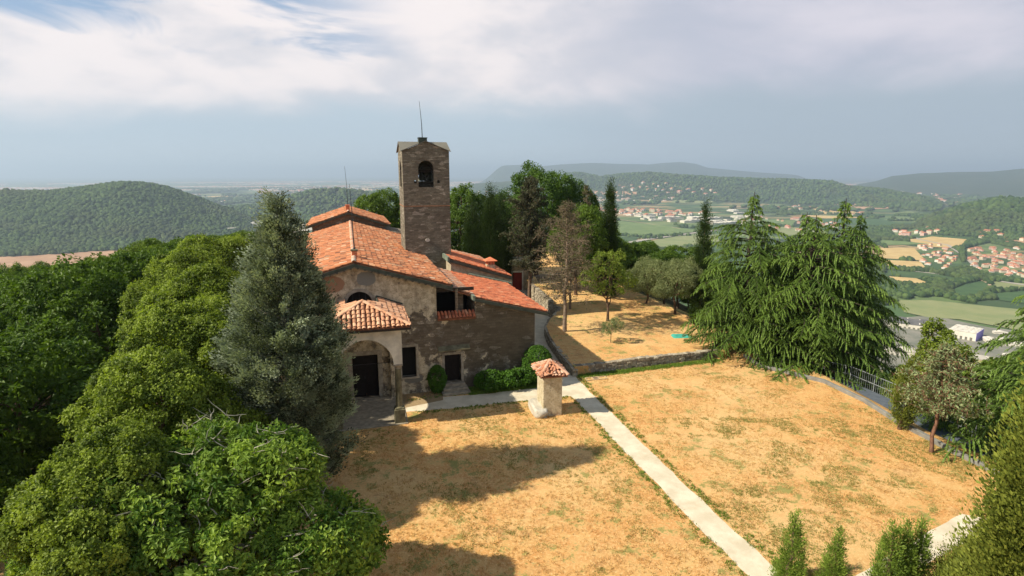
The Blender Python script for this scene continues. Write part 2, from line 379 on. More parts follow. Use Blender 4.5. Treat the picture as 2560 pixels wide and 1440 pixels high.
def dry(v):
    """sun-dried lawn: straw, orange and a little green"""
    a = NOISE(v, .25, 5, .6); b = NOISE(v, 1.7, 6, .65); f = NOISE(v, 9, 6, .7); ff = NOISE(v, 34, 5, .75)
    c = MIXC(SS(b, .32, .68), C4(.56, .265, .085), C4(.68, .43, .165))
    c = MIXC(SS(a, .38, .68, 0, .6), c, C4(.60, .34, .11))
    c = MIXC(SS(NOISE(v, .12, 5, .6), .42, .62, 0, .45), c, C4(.70, .52, .25)); c = MIXC(SS(NOISE(v, .8, 6, .7), .54, .68, 0, .7), c, C4(.38, .21, .08))
    c = MIXC(SS(f, .48, .66, 0, .75), c, C4(.82, .56, .26))
    c = MIXC(SS(ff, .52, .74, 0, .85), c, C4(.22, .12, .035))
    g = M_('ADD', M_('MULTIPLY', b, .5), M_('ADD', M_('MULTIPLY', NOISE(v, .55, 4, .6), .5), M_('MULTIPLY', M_('SUBTRACT', f, .5), .35)))
    c = MIXC(SS(g, .535, .60, 0, .8), c, C4(.20, .22, .055))
    return c, M_('ADD', f, ff)
m, p, o = mat('ground', .95); ob = OBJ()
cdry, hb = dry(ob)
xyz = N('ShaderNodeSeparateXYZ', inp={0: ob})
flat2 = N('ShaderNodeCombineXYZ', inp={0: xyz.outputs[0], 1: xyz.outputs[1], 2: 0.0}).outputs[0]
wob = N('ShaderNodeVectorMath', op='MULTIPLY_ADD', inp={0: N('ShaderNodeTexNoise', inp={'Vector': flat2, 'Scale': .004, 'Detail': 3}).outputs[1], 1: (160, 160, 0), 2: flat2}).outputs[0]
rot = N('ShaderNodeMapping', inp={0: wob}); rot.inputs['Rotation'].default_value = (0, 0, .5); rot.inputs['Scale'].default_value = (1, 2.1, 1)
vo = N('ShaderNodeTexVoronoi', inp={'Vector': rot.outputs[0], 'Scale': 1 / 260.0, 'Randomness': .85})
sc = N('ShaderNodeSeparateColor', inp={0: vo.outputs['Color']})
rp = N('ShaderNodeValToRGB'); L(sc.outputs[0], rp.inputs[0]); e = rp.color_ramp; e.interpolation = 'CONSTANT'
fcols = [(0, (.05, .10, .03)), (.16, (.13, .19, .06)), (.30, (.07, .13, .04)), (.44, (.19, .24, .09)), (.56, (.045, .085, .03)), (.66, (.26, .22, .10)), (.74, (.10, .16, .05)), (.84, (.44, .30, .15)), (.93, (.16, .21, .075))]
for i in range(len(fcols) - 2): e.elements.new(.5)
for i, (a, b) in enumerate(fcols): e.elements[i].position = a; e.elements[i].color = C4(*b)
big = NOISE(flat2, .0011, 5, .6); wn = NOISE(flat2, .02, 5, .7)
cf = MIXC(SS(wn, .3, .7, 0, .4), rp.outputs[0], C4(.06, .09, .03))
wood = SS(M_('ADD', big, M_('MULTIPLY', M_('SUBTRACT', wn, .5), .3)), .54, .58)
cf = MIXC(wood, cf, MIXC(SS(wn, .35, .65), C4(.018, .036, .012), C4(.04, .065, .02)))
hillf = SS(ATTR('hill'), 4, 14)
tex = NOISE(ob, .035, 6, .75)
hc = MIXC(SS(tex, .35, .66), C4(.016, .034, .011), C4(.055, .080, .024))
hc = MIXC(SS(NOISE(ob, .0035, 4, .5), .52, .7, 0, .5), hc, C4(.085, .085, .035))
cf = MIXC(hillf, cf, hc)
sdv = ATTR('sd')
slope = MIXC(SS(NOISE(ob, .6, 5, .6), .4, .6), C4(.035, .05, .016), C4(.12, .10, .04))
cc = MIXC(SS(M_('ADD', sdv, M_('MULTIPLY', M_('SUBTRACT', NOISE(ob, .4, 4), .5), 6)), .0, 3.0), cdry, slope)
cc = MIXC(SS(sdv, 120, 260), cc, cf)
L(cc, p.inputs['Base Color'])
near = SS(sdv, 40, 90, 1, 0)
L(N('ShaderNodeBump', inp={'Height': M_('MULTIPLY', hb, near), 'Strength': .6, 'Distance': .05}).outputs[0], p.inputs['Normal'])
ground = link('ground', me, [m]); tag(ground, 'hilltop lawn of sun-dried grass with the slopes and the valley floor below', kind='structure')

# sheets laid on the ground (4 mm steps)
def sheet(name, pts, z, material, label=None, n=0, hf=None, edge=0.0):
    P = [Vector((p[0], p[1])) for p in pts]
    if edge:
        Q = []
        for i in range(len(P)):
            a, b = P[i], P[(i + 1) % len(P)]; k = max(1, int((b - a).length / .35))
            nrm = Vector((-(b - a).y, (b - a).x)).normalized()
            for j in range(k):
                c_ = a + (b - a) * (j / k); w = edge * 2 * float(fbm(np.array(c_.x * 1.7), np.array(c_.y * 1.7), 3, 3))
                Q.append(c_ + nrm * w)
        P = Q
    vs = [(p.x, p.y, z) for p in P]; tris = tessellate_polygon([[Vector((p.x, p.y, 0)) for p in P]])
    mb = MB(); mb.add([(x, y, (hf(x, y) if hf else 0) + zz_) for x, y, zz_ in vs], [tuple(t) for t in tris]); me = mb.mesh(name)
    for pl in me.polygons:
        if pl.normal.z < 0: pl.flip()
    return tag(link(name, me, [material]), label, kind='structure')
m, p, o = mat('pale gravel path', .95); ob = OBJ(); f = NOISE(ob, 26, 5, .7); b = NOISE(ob, 1.2, 5, .6)
c = MIXC(SS(b, .3, .7), C4(.56, .49, .35), C4(.74, .66, .50)); c = MIXC(SS(NOISE(ob, .5, 6, .7), .5, .7, 0, .5), c, C4(.50, .40, .25)); c = MIXC(SS(f, .35, .75, 0, .35), c, C4(.46, .40, .30))
L(c, p.inputs['Base Color']); L(BUMP(f, .5, .02), p.inputs['Normal']); MT['path'] = m
g2 = lambda px, py: (lambda v: (v.x, v.y))(G(px, py))
def ext(a, b, k): return (a[0] + (a[0] - b[0]) * k, a[1] + (a[1] - b[1]) * k)
pr = [g2(1925, 1410), g2(1700, 1200), g2(1480, 985)]; plf = [g2(1870, 1440), g2(1640, 1210), g2(1440, 1000)]
WALLB = [g2(*t) for t in [(1437, 940), (1401, 900), (1375, 862), (1366, 838), (1375, 822), (1392, 806), (1400, 797), (1377, 791), (1350, 765), (1327, 742), (1335, 720)]]
pth = [ext(pr[0], pr[2], .9)] + pr + WALLB + [tuple(L2W(18.0, 31.5).xy), tuple(L2W(12.2, 12).xy), tuple(L2W(11.6, -.2).xy), g2(1330, 968), g2(1230, 984), g2(1110, 992), g2(1010, 1006), g2(1012, 1030), g2(1120, 1022), g2(1240, 1008), g2(1340, 1000), g2(1425, 990)] + plf[::-1] + [ext(plf[0], plf[2], .9)]
path = sheet('path', pth, .004, MT['path'], 'pale gravel path running straight across the dry lawn and round the church', edge=.11)
PATH2 = [g2(2130, 1446), g2(2180, 1415), g2(2260, 1370), g2(2330, 1325), g2(2405, 1285), g2(2480, 1300), g2(2440, 1345), g2(2330, 1400), g2(2250, 1450), g2(2230, 1560), g2(2050, 1560)]
sheet('path', PATH2, .005, MT['path'], 'short gravel path curving behind the young cypresses', edge=.06)
m, p, o = mat('trampled earth', .95); ob = OBJ(); f = NOISE(ob, 8, 6, .7)
L(MIXC(SS(f, .3, .7), C4(.24, .17, .09), C4(.38, .28, .15)), p.inputs['Base Color']); MT['earth'] = m
sheet('earth', [tuple(L2W(*t).xy) for t in [(-3, -4.4), (1.9, -4.4), (2.0, -2.2), (4.6, -1.6), (4.8, -.05), (-3.2, -.05)]], .006, MT['earth'], 'bare trodden earth at the foot of the church front', edge=.08)

# raised terrace
TZ = lambda u, v: .55 + 1.0 * min(1, max(0, (v - 2) / 24.0)) ** 1.1 - max(0, u - 22) * .02
tb = WALLB[:11]
te = [G(1345, 710, 1.3), G(1400, 702, 1.3), G(1470, 704, 1.3), G(1540, 715, 1.25), G(1610, 735, 1.2), G(1680, 765, 1.0), G(1730, 800, .9), G(1790, 845, .6), G(1815, 890, .2)]
fw = [g2(1783, 892), g2(1700, 903), g2(1600, 915), g2(1520, 925)]
TP = [Vector(t) for t in tb] + [t.xy for t in te] + [Vector(t) for t in fw]
ins = []
xs = [p.x for p in TP]; ys = [p.y for p in TP]
gx, gy = np.meshgrid(np.arange(min(xs), max(xs), .7), np.arange(min(ys), max(ys), .7))
sdt = sdist(gx, gy, [(p.x, p.y) for p in TP]); pts = [Vector((a, b)) for a, b, s_ in zip(gx.ravel(), gy.ravel(), sdt.ravel()) if s_ < -.3]
vv, ee, fc, *_ = delaunay_2d_cdt(TP + pts, [], [list(range(len(TP)))], 1, 1e-5)
def terrace_z(x, y):
    u, v = W2L(x, y); return TZ(u, v) + float(fbm(np.array(x / 4), np.array(y / 4), 3, 9)) * .25
vs = [(p.x, p.y, terrace_z(p.x, p.y)) for p in vv]; mb = MB(); mb.add(vs, [tuple(f) for f in fc])
k = len(TP); sk = [(p.x, p.y, terrace_z(p.x, p.y)) for p in TP] + [(p.x * 1.0, p.y, -3.0) for p in TP]
mb.add(sk, [(i, (i + 1) % k, k + (i + 1) % k, k + i) for i in range(k)])
m, p, o = mat('terrace grass', .95); cdry, hb = dry(OBJ()); L(cdry, p.inputs['Base Color']); L(BUMP(hb, .6, .05), p.inputs['Normal'])
terrace = tag(mb.build('terrace', m, smooth=True), 'raised terrace of dry orange grass behind the low stone wall', kind='structure')

# asphalt lane below the lawn edge
FB = [G(1790, 905), G(1900, 918), G(2060, 957), G(2160, 1005), G(2240, 1056), G(2310, 1094), G(2380, 1132), G(2455, 1168), G(2600, 1260)]
FB = [Vector((p.x, p.y, 0)) for p in FB]
FB[0] = Vector((17.5, 41, 0)); 
def offs(P, w):
    out = []
    for i, p in enumerate(P):
        d = (P[min(i + 1, len(P) - 1)] - P[max(i - 1, 0)]).normalized(); out.append(p + Vector((-d.y, d.x, 0)) * w)
    return out
side = 1 if offs(FB, 1)[4].x > FB[4].x else -1
m, p, o = mat('blue-grey asphalt', .8); L(MIXC(SS(NOISE(OBJ(), 3, 6, .7), .3, .7), C4(.075, .095, .12), C4(.12, .14, .165)), p.inputs['Base Color']); MT['asphalt'] = m
mb = MB(); A_ = offs(FB, .15 * side); B_ = offs(FB, 3.0 * side); k = len(FB)
mb.add([(p.x, p.y, -.35) for p in A_] + [(p.x, p.y, -.45) for p in B_] + [(p.x, p.y, -6) for p in A_] + [(p.x, p.y, -6) for p in B_],
       [(i, i + 1, k + i + 1, k + i) for i in range(k - 1)] + [(i, i + 1, 2 * k + i + 1, 2 * k + i) for i in range(k - 1)] + [(k + i, k + i + 1, 3 * k + i + 1, 3 * k + i) for i in range(k - 1)])
tag(mb.build('road', MT['asphalt']), 'narrow blue-grey asphalt lane just beyond the lawn edge', kind='structure')
mb = MB(); I_ = offs(FB, -.10 * side); J_ = offs(FB, .14 * side)
mb.add([(p.x, p.y, -.5) for p in I_] + [(p.x, p.y, .22) for p in I_] + [(p.x, p.y, .22) for p in J_] + [(p.x, p.y, -.5) for p in J_],
       [(i + a * k, i + 1 + a * k, i + 1 + b * k, i + b * k) for a, b in ((0, 1), (1, 2), (2, 3)) for i in range(k - 1)])
kw = mb.build('boundary_wall', simple('grey concrete', (.22, .215, .19), .9, .2, 2), bevel=.02); tag(kw, 'low grey concrete kerb wall curving along the right lawn edge', 'wall')
rail = empty('railing', tuple(offs(FB, 3.0 * side)[4]), 0, 'white metal railing along the far side of the asphalt lane', 'railing')
RP = offs(FB, 3.0 * side); org = RP[4]; bars = MB(); posts = MB(); rl = MB()
for i in range(1, k - 1):
    a, b = RP[i] - org, RP[i + 1] - org; n_ = max(2, int((b - a).length / .16))
    for zz_ in (.05, .6): rl.tube([a + Vector((0, 0, zz_)), b + Vector((0, 0, zz_))], .022, 5)
    for j in range(n_):
        c_ = a + (b - a) * j / n_
        bars.tube([c_ + Vector((0, 0, -.45)), c_ + Vector((0, 0, .6))], .009, 4)
        if j % 12 == 0:
            mbp = MB(); mbp.tube([c_ + Vector((0, 0, -.6)), c_ + Vector((0, 0, .7))], .035, 6); mbp.build('post', MT['white'], rail)
rl.build('rail', MT['white'], rail); bars.build('baluster_bars', MT['white'], rail)
# ------------------------------------------------------------------ roof tiles
def tiles(mb, A, across, Wd, down, Ln, clip=None, tw=.21, ex=.36, r=.088, seg=4, lift=.03, jit=1.0, bow=0.0):
    """barrel tiles laid on a slope: A = upper corner, across/down = unit directions"""
    A = Vector(A); across = Vector(across).normalized(); down = Vector(down).normalized(); nrm = across.cross(down)
    if nrm.z < 0: nrm = -nrm
    nc = int(Wd / tw); nr_ = int(math.ceil(Ln / ex)); tw = Wd / nc
    for i in range(nc):
        cj = random.uniform(-.012, .012) * jit
        for j in range(nr_):
            a = (i + .5) * tw + cj + random.uniform(-.012, .012) * jit; d0 = j * ex - .05; d1 = min((j + 1) * ex, Ln) + .03 + random.uniform(-.03, .03) * jit
            pm = A + across * a + down * ((d0 + d1) / 2)
            if clip and not clip(pm): continue
            l0 = lift + random.uniform(0, .015) * jit; l1 = lift + .035 + random.uniform(0, .025) * jit; rot = random.uniform(-.03, .03) * jit
            sag = -bow * math.sin(math.pi * min(1, (i + .5) / nc)) if bow else 0
            vs = []
            for (d, rr_, lf, sh) in ((d0, r * .82, l0, -rot), (d1, r * random.uniform(.97, 1.06), l1, rot)):
                c_ = A + across * (a + sh) + down * d + nrm * (lf + sag)
                for k in range(seg + 1):
                    th = math.pi * k / seg; vs.append(c_ + across * (math.cos(th) * rr_) + nrm * (math.sin(th) * rr_ * .8))
            n = seg + 1; fs = [(k, k + 1, n + k + 1, n + k) for k in range(seg)]
            t = min(1, max(0, random.gauss(.5, .22))) if random.random() > .14 else random.choice((0.0, .03, .08, .12, .92))
            mb.add(vs, fs, 0, t)
            # end lip showing the tile's thickness
            c_ = A + across * (a + rot) + down * (d1 - .001) + nrm * (l1 + sag)
            lip = [c_ + across * (math.cos(math.pi * k / seg) * r * .8) + nrm * (math.sin(math.pi * k / seg) * r * .62) for k in range(n)]
            mb.add([vs[n + k] for k in range(n)] + lip, [(k, k + 1, n + k + 1, n + k) for k in range(seg)], 1, t)
def ridge_tiles(mb, a, b, r=.12, ex=.38):
    a, b = Vector(a), Vector(b); d = (b - a); Ln = d.length; d.normalize(); s_ = d.cross(Vector((0, 0, 1))).normalized(); n_ = s_.cross(d)
    k = int(Ln / ex) + 1
    for j in range(k):
        vs = []
        o_ = random.uniform(-.015, .015)
        for (q, rr_, lf) in ((j * ex - .04, r * .85, 0), (min((j + 1) * ex, Ln) + .03, r, .025)):
            c_ = a + d * q + s_ * o_ + n_ * (lf + .02)
            for i in range(6):
                th = math.pi * i / 5; vs.append(c_ + s_ * (math.cos(th) * rr_) + n_ * (math.sin(th) * rr_ * .85))
        mb.add(vs, [(i, i + 1, 7 + i, 6 + i) for i in range(5)], 0, min(1, max(0, random.gauss(.6, .2))))
def slab(mb, quad, th, mat_=0):
    q_ = [Vector(p) for p in quad]; lo = [p - Vector((0, 0, th)) for p in q_]; n = len(q_)
    mb.add(q_ + lo, [tuple(range(n)), tuple(range(2 * n - 1, n - 1, -1))] + [(i, (i + 1) % n, n + (i + 1) % n, n + i) for i in range(n)], mat_)
def arc(cx, cz, rx, rz, a0, a1, n=14):
    return [(cx + rx * math.cos(math.radians(a0 + (a1 - a0) * i / n)), cz + rz * math.sin(math.radians(a0 + (a1 - a0) * i / n))) for i in range(n + 1)]

# ------------------------------------------------------------------ church (local axes: x along the front, y towards the back)
church = empty('church', O0, TH, 'old hillside church with patchy plaster front, arched porch and long terracotta roof', 'church')
UR, ZR, SL = -.2, 8.50, .29                    # ridge line and roof slope
UL, UW, UA, VB = -4.96, 4.56, 10.94, 29.4      # left wall, right wall, annex end, back of nave
EO = .86; zr = lambda u: ZR - SL * abs(u - UR)
rf = .22
# front wall with lunette, main door, window, side door, and the gallery opening
ft = [(UL, 0), (UA, 0), (UA, 4.62), (6.97, 5.72), (6.97, 4.86), (UW, 4.86), (UW, zr(UW) - rf), (UR, ZR - rf), (UL, zr(UL) - rf)]
ft[0] = (UL, -.3); ft[1] = (UA, -.3)
dpw = [(-.62, 0.02), (.88, 0.02), (.88, 2.75), (-.62, 2.75)]
lun = arc(-.0, 5.95, .74, .74, 0, 180, 18); lun += [(-.74, 5.35), (.74, 5.35)]
win = [(2.32, 1.12), (3.2, 1.12), (3.2, 3.05), (2.32, 3.05)]
sd_ = [(4.98, .5), (6.02, .5), (6.02, 2.32), (4.98, 2.32)]
mb = MB(); mb.panel(ft, [dpw, lun, win, sd_], lambda a, b, d: (a, d, b), .55)
fwall = mb.build('front_wall', MT['facade'], church)
mb = MB(); mb.box(UL, UL + .5, .553, VB, -6, zr(UL) - rf); mb.box(UW - .5, UW, .553, VB, -.3, zr(UW) - rf)
mb.box(UL, 9.0, VB, VB + .003, -3, 6.5); mb.build('nave_wall', MT['side'], church)
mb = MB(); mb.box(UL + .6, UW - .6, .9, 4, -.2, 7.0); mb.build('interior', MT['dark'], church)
def framed(name, parent, x0, x1, z0, z1, w, mt_, y=-.04, d=.16, arched=False, sill=True):
    mb = MB(); mb.box(x0 - w, x0, y, y + d, z0, z1 + w); mb.box(x1, x1 + w, y, y + d, z0, z1 + w); mb.box(x0, x1, y, y + d, z1, z1 + w)
    if sill: mb.box(x0 - w * 1.2, x1 + w * 1.2, y - .04, y + d, z0 - w * .8, z0)
    return mb.build(name, mt_, parent, bevel=.01)
# main door
mb = MB()
for i in range(2):
    x0 = -.60 + i * .74; mb.box(x0, x0 + .72, .26, .32, .03, 2.74)
    for z0, z1 in ((.2, .85), (1.0, 1.75), (1.9, 2.6)): mb.box(x0 + .1, x0 + .62, .235, .262, z0, z1)
dr = mb.build('main_door', MT['doorwood'], church, bevel=.01); framed('door_frame', dr, -.62, .88, 0, 2.75, .26, MT['trim'], sill=False)
mb = MB(); mb.tube([(.08, .23, 1.2), (.08, .19, 1.2), (.08, .19, 1.35), (.08, .23, 1.35)], .015, 6); mb.build('handle', MT['metal'], dr)
# lunette
mb = MB(); o1 = arc(0, 5.95, .92, .92, 0, 180, 18); i1 = arc(0, 5.95, .74, .74, 180, 0, 18)
mb.panel(o1 + i1, [], lambda a, b, d: (a, -.05 + d, b), .14)
lw = MB(); lw.box(-.74, .74, .30, .34, 5.35, 6.69); lun_o = lw.build('lunette_window', MT['dark'], church); mb.build('window_frame', MT['trim'], lun_o)
mb = MB(); [mb.box(x - .012, x + .012, .24, .262, 5.4, 6.6) for x in (-.37, 0, .37)]; mb.box(-.7, .7, .25, .27, 5.95, 5.98); mb.build('window_bars', MT['metal'], lun_o)
# side window
mb = MB(); mb.box(2.32, 3.2, .34, .36, 1.12, 3.05); sw = mb.build('side_window', MT['dark'], church); framed('window_frame', sw, 2.32, 3.2, 1.12, 3.05, .15, MT['trim'])
# side door
mb = MB(); mb.box(5.0, 6.0, .3, .35, .5, 2.3)
for i in range(5): mb.box(5.03 + i * .195, 5.2 + i * .195, .28, .302, .55, 2.28)
sdo = mb.build('side_door', MT['doorwood'], church, bevel=.005); framed('door_frame', sdo, 4.98, 6.02, .5, 2.32, .16, MT['trim'], sill=False)
mb = MB(); slab(mb, [(4.55, -.42, 2.72), (6.55, -.42, 2.78), (6.55, .0, 2.95), (4.55, .0, 2.9)], .07); mb.build('door_hood', MT['column'], sdo)
mb = MB()
for i in range(3): mb.box(4.85 - .1 * (2 - i), 6.2 + .1 * (2 - i), -.42 - .32 * (2 - i), -.06, .17 * i, .17 * (i + 1) - .002)
mb.build('door_steps', MT['step'], sdo, bevel=.02)
# gallery (open recess between nave and annex)
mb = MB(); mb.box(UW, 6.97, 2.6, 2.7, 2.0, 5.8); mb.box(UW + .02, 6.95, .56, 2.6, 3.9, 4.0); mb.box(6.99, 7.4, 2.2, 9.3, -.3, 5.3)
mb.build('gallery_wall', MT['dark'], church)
mb = MB(); slab(mb, [(5.0, .35, 6.62), (5.0, 9.6, 6.62), (6.95, 9.6, 5.98), (6.95, .35, 5.98)], .1, 1); tiles(mb, (5.0, .35, 6.62), (0, 1, 0), 9.2, (1, 0, -.33), 2.0, seg=3); mb.build('gallery_roof', [MT['tile_old'], MT['pan']], church)
mb = MB(); mb.box(5.78, 5.95, .2, .4, 4.86, 6.5); mb.box(6.1, 6.4, .9, 1.3, 4.0, 6.4); mb.build('gallery_post', MT['side'], church)
mb = MB(); mb.box(UW, 6.97, .25, .40, 6.35, 6.55); mb.build('gallery_beam', MT['wood'], church)
mb = MB(); tiles(mb, (UW + .03, .25, 5.02), (1, 0, 0), 2.4, (0, -.55, -.32), .62, tw=.2, ex=.34, r=.085)
slab(mb, [(UW + .02, .3, 5.02), (6.95, .3, 5.02), (6.95, -.28, 4.72), (UW + .02, -.28, 4.72)], .1, 1)
mb.build('parapet_tiles', [MT['tile_red'], MT['pan']], church)
# nave roof
def slope(mb, u0, u1, v0, v1, z0, z1, th=.14):
    slab(mb, [(u0, v0, z0), (u0, v1, z0), (u1, v1, z1), (u1, v0, z1)], th, 1)
    d = Vector((u1 - u0, 0, z1 - z0)); return d
mb = MB()
for sgn in (1, -1):
    ue = UR + sgn * (4.76 + EO); ze = ZR - SL * (4.76 + EO); slope(mb, UR, ue, -.45, VB, ZR, ze)
    dn = Vector((ue - UR, 0, ze - ZR)); tiles(mb, (UR, -.5, ZR), (0, 1, 0), VB + .5, dn, dn.length, ex=.37, tw=.205, seg=3, clip=(lambda p: not (3.95 < p.x < 7.8 and 12.35 < p.y < 16.1)), jit=1.6)
nr = mb.build('nave_roof', [MT['tile'], MT['pan']], church)
mb = MB(); ridge_tiles(mb, (UR, -.5, ZR + .03), (UR, VB, ZR + .03), .14); mb.build('ridge_tiles', [MT['tile_old'], MT['pan']], nr)
mb = MB(); zo = -.06
for sgn in (1, -1):
    ue = UR + sgn * (4.76 + EO + .05); ze = ZR - SL * (4.76 + EO + .05)
    slab(mb, [(UR, -.56, ZR + zo), (UR, -.44, ZR + zo), (ue, -.44, ze + zo), (ue, -.56, ze + zo)], .2)
mb.build('verge_board', MT['fascia'], nr)
mb = MB()
for sgn in (1, -1):
    ue = UR + sgn * (4.76 + EO + .07); ze = ZR - SL * (4.76 + EO + .07) - .03; mb.tube([(ue, -.5, ze), (ue, 12.3 if sgn > 0 else VB, ze)], .075, 8)
mb.build('gutter', MT['fascia'], nr)
mb = MB()
for i in range(14):
    for sgn in (1, -1):
        u_ = UR + sgn * (.2 + i * .39); mb.box(u_ - .06, u_ + .06, -.42, .0, zr(u_) - .36, zr(u_) - .2)
mb.build('rafter_ends', MT['wood'], nr)
mb = MB(); mb.tube([(-5.3, -.53, 6.72), (UR, -.53, ZR - .30), (5.5, -.53, 6.55)], .018, 5); mb.build('cable', MT['zinc'], church)
# little chimney on the front ridge, with its lightning rod
mb = MB(); mb.box(-.30, .02, 1.35, 1.65, 8.35, 8.93); ch = mb.build('ridge_chimney', MT['tile_red'], church, bevel=.02)
mb = MB(); mb.box(-.36, .08, 1.28, 1.72, 8.93, 9.03); mb.build('cap', MT['column'], ch, bevel=.01)
mb = MB(); mb.tube([(-.14, 1.5, 9.03), (-.15, 1.5, 11), (-.20, 1.5, 12.9)], [.026, .02, .010], 6); mb.lathe(-.14, 1.5, [(.07, 9.03), (.05, 9.1), (.02, 9.2)], 8); mb.build('lightning_rod', MT['metal'], ch)
# presbytery
PR, PZ, PS = -.35, 9.55, .335
mb = MB()
mb.panel([(PR - 3.75, 0), (PR + 3.75, 0), (PR + 3.75, PZ - PS * 3.75 - .2), (PR, PZ - .2), (PR - 3.75, PZ - PS * 3.75 - .2)], [], lambda a, b, d: (a, VB + .02 + d, b), 11.0)
mb.build('presbytery_wall', MT['side'], church)
mb = MB()
for sgn in (1, -1):
    ue = PR + sgn * 4.3; ze = PZ - PS * 4.3; v0, v1 = VB - .35, VB + 11.4; slope(mb, PR, ue, v0, v1, PZ, ze)
    dn = Vector((ue - PR, 0, ze - PZ)); tiles(mb, (PR, v0 - .05, PZ), (0, 1, 0), v1 - v0, dn, dn.length, ex=.37, tw=.21, seg=3, jit=1.5)
pr_ = mb.build('presbytery_roof', [MT['tile'], MT['pan']], church)
mb = MB(); ridge_tiles(mb, (PR, VB - .4, PZ + .03), (PR, VB + 11.4, PZ + .03), .14); mb.build('ridge_tiles', [MT['tile_old'], MT['pan']], pr_)
mb = MB()
for sgn in (1, -1):
    ue = PR + sgn * 4.36; ze = PZ - PS * 4.36 - .05; slab(mb, [(PR, VB - .45, PZ - .05), (PR, VB - .35, PZ - .05), (ue, VB - .35, ze), (ue, VB - .45, ze)], .2)
mb.build('verge_board', MT['fascia'], pr_)
mb = MB(); mb.box(PR - .22, PR + .16, 30.3, 30.7, 9.4, 10.15); mb.box(PR - .28, PR + .22, 30.22, 30.78, 10.15, 10.25); ch2 = mb.build('ridge_chimney', MT['tile_red'], church, bevel=.02)
mb = MB(); mb.tube([(PR, 30.5, 10.25), (PR, 30.5, 12.2), (PR - .1, 30.5, 14.3)], [.03, .022, .012], 6); mb.build('lightning_rod', MT['metal'], ch2)
mb = MB(); mb.box(-.05, .2, VB - .2, VB, 8.5, 8.75); mb.build('floodlight', MT['zinc'], church, bevel=.02)
mb = MB(); mb.box(3.2, 6.6, VB - .6, VB + 5, 3, 7.15); slab(mb, [(3.4, VB - 1, 7.55), (3.4, VB + 5, 7.55), (6.9, VB + 5, 6.9), (6.9, VB - 1, 6.9)], .15); mb.build('transept_wall', MT['side'], church)
# annex (lean-to) on the right
AS = (5.91 - 4.69) / (11.65 - 6.97); az_ = lambda u: 5.95 - AS * (u - 6.97)
mb = MB(); mb.box(6.97, 7.3, .56, 9.9, -.3, az_(7.3) - .2); mb.box(UA - .4, UA, .553, 9.9, -.3, az_(UA) - .2)
mb.panel([(7.0, -.3), (UA, -.3), (UA, az_(UA) - .2), (7.0, az_(7.0) - .2)], [], lambda a, b, d: (a, 9.6 + d, b), .35); mb.build('annex_wall', MT['side'], church)
mb = MB(); slope(mb, 6.9, 11.68, -.28, 9.7, az_(6.9), az_(11.68)); dn = Vector((1, 0, -AS)); Ld = 4.78 * math.hypot(1, AS)
tiles(mb, (6.9, -.3, az_(6.9)), (0, 1, 0), 10.0, dn, Ld, ex=.37, tw=.205, seg=3, jit=1.5); ar = mb.build('annex_roof', [MT['tile_red'], MT['pan']], church)
mb = MB(); slab(mb, [(6.9, -.38, az_(6.9) - .02), (6.9, -.28, az_(6.9) - .02), (11.72, -.28, az_(11.72) - .02), (11.72, -.38, az_(11.72) - .02)], .2); mb.build('verge_board', MT['fascia'], ar)
mb = MB(); slab(mb, [(6.78, -.38, az_(6.9) + .12), (6.95, -.38, az_(6.9) + .12), (6.95, 9.7, az_(6.9) + .12), (6.78, 9.7, az_(6.9) + .12)], .3); mb.build('flashing', MT['flash'], ar)
mb = MB(); mb.tube([(11.72, -.3, az_(11.72) - .06), (11.72, 9.7, az_(11.72) - .06)], .07, 8); mb.build('gutter', MT['fascia'], ar)
# rear annex
bz = lambda u: 6.93 - .327 * (u - 7.14)
mb = MB(); mb.box(7.25, 12.3, 10.1, 17.5, -.3, 5.0); mb.panel([(7.25, 5.0), (12.0, 5.0), (12.0, bz(12) - .2), (7.25, bz(7.25) - .2)], [], lambda a, b, d: (a, 10.1 + d, b), 7.4)
mb.build('rear_annex_wall', MT['rear'], church)
mb = MB(); slope(mb, 7.1, 12.15, 9.9, 17.9, bz(7.1), bz(12.15)); dn = Vector((1, 0, -.327))
tiles(mb, (7.1, 9.88, bz(7.1)), (0, 1, 0), 8.0, dn, 5.05 * math.hypot(1, .327), ex=.37, tw=.205, seg=3, jit=1.5); rr2 = mb.build('rear_annex_roof', [MT['tile_red'], MT['pan']], church)
mb = MB(); slab(mb, [(7.1, 9.78, bz(7.1) - .02), (7.1, 9.88, bz(7.1) - .02), (12.2, 9.88, bz(12.2) - .02), (12.2, 9.78, bz(12.2) - .02)], .22); mb.build('verge_board', MT['fascia'], rr2)
mb = MB(); mb.box(6.95, 7.12, 9.85, 17.9, bz(7.1) - .22, bz(7.1) + .14); mb.build('flashing', MT['flash'], rr2)
mb = MB(); mb.tube([(8.6, 9.7, 5.7), (12.1, 9.7, 4.78)], .09, 8); mb.build('gutter', MT['flash'], rr2)
mb = MB(); mb.box(8.9, 12.0, 17.0, 22, -.3, 5.2); slab(mb, [(8.7, 17.6, 6.1), (8.7, 23, 6.1), (12.4, 23, 5.1), (12.4, 17.6, 5.1)], .15, 1); tiles(mb, (8.7, 17.95, 6.1), (0, 1, 0), 5, (1, 0, -.27), 3.8, seg=3); mb.build('sacristy_block', [MT['tile_old'], MT['rear']], church)
mb = MB(); mb.box(10.45, 11.15, 11.2, 11.8, 5.2, 6.12); c3 = mb.build('chimney', MT['rear'], church, bevel=.02)
for x in (10.55, 10.8, 11.05):
    for y in (11.27, 11.73):
        mb = MB(); mb.box(x - .05, x + .05, y - .05, y + .05, 6.12, 6.42); mb.build('chimney_post', MT['tile_red'], c3)
mb = MB(); slab(mb, [(10.3, 11.05, 6.45), (11.3, 11.05, 6.45), (11.3, 11.95, 6.45), (10.3, 11.95, 6.45)], .05)
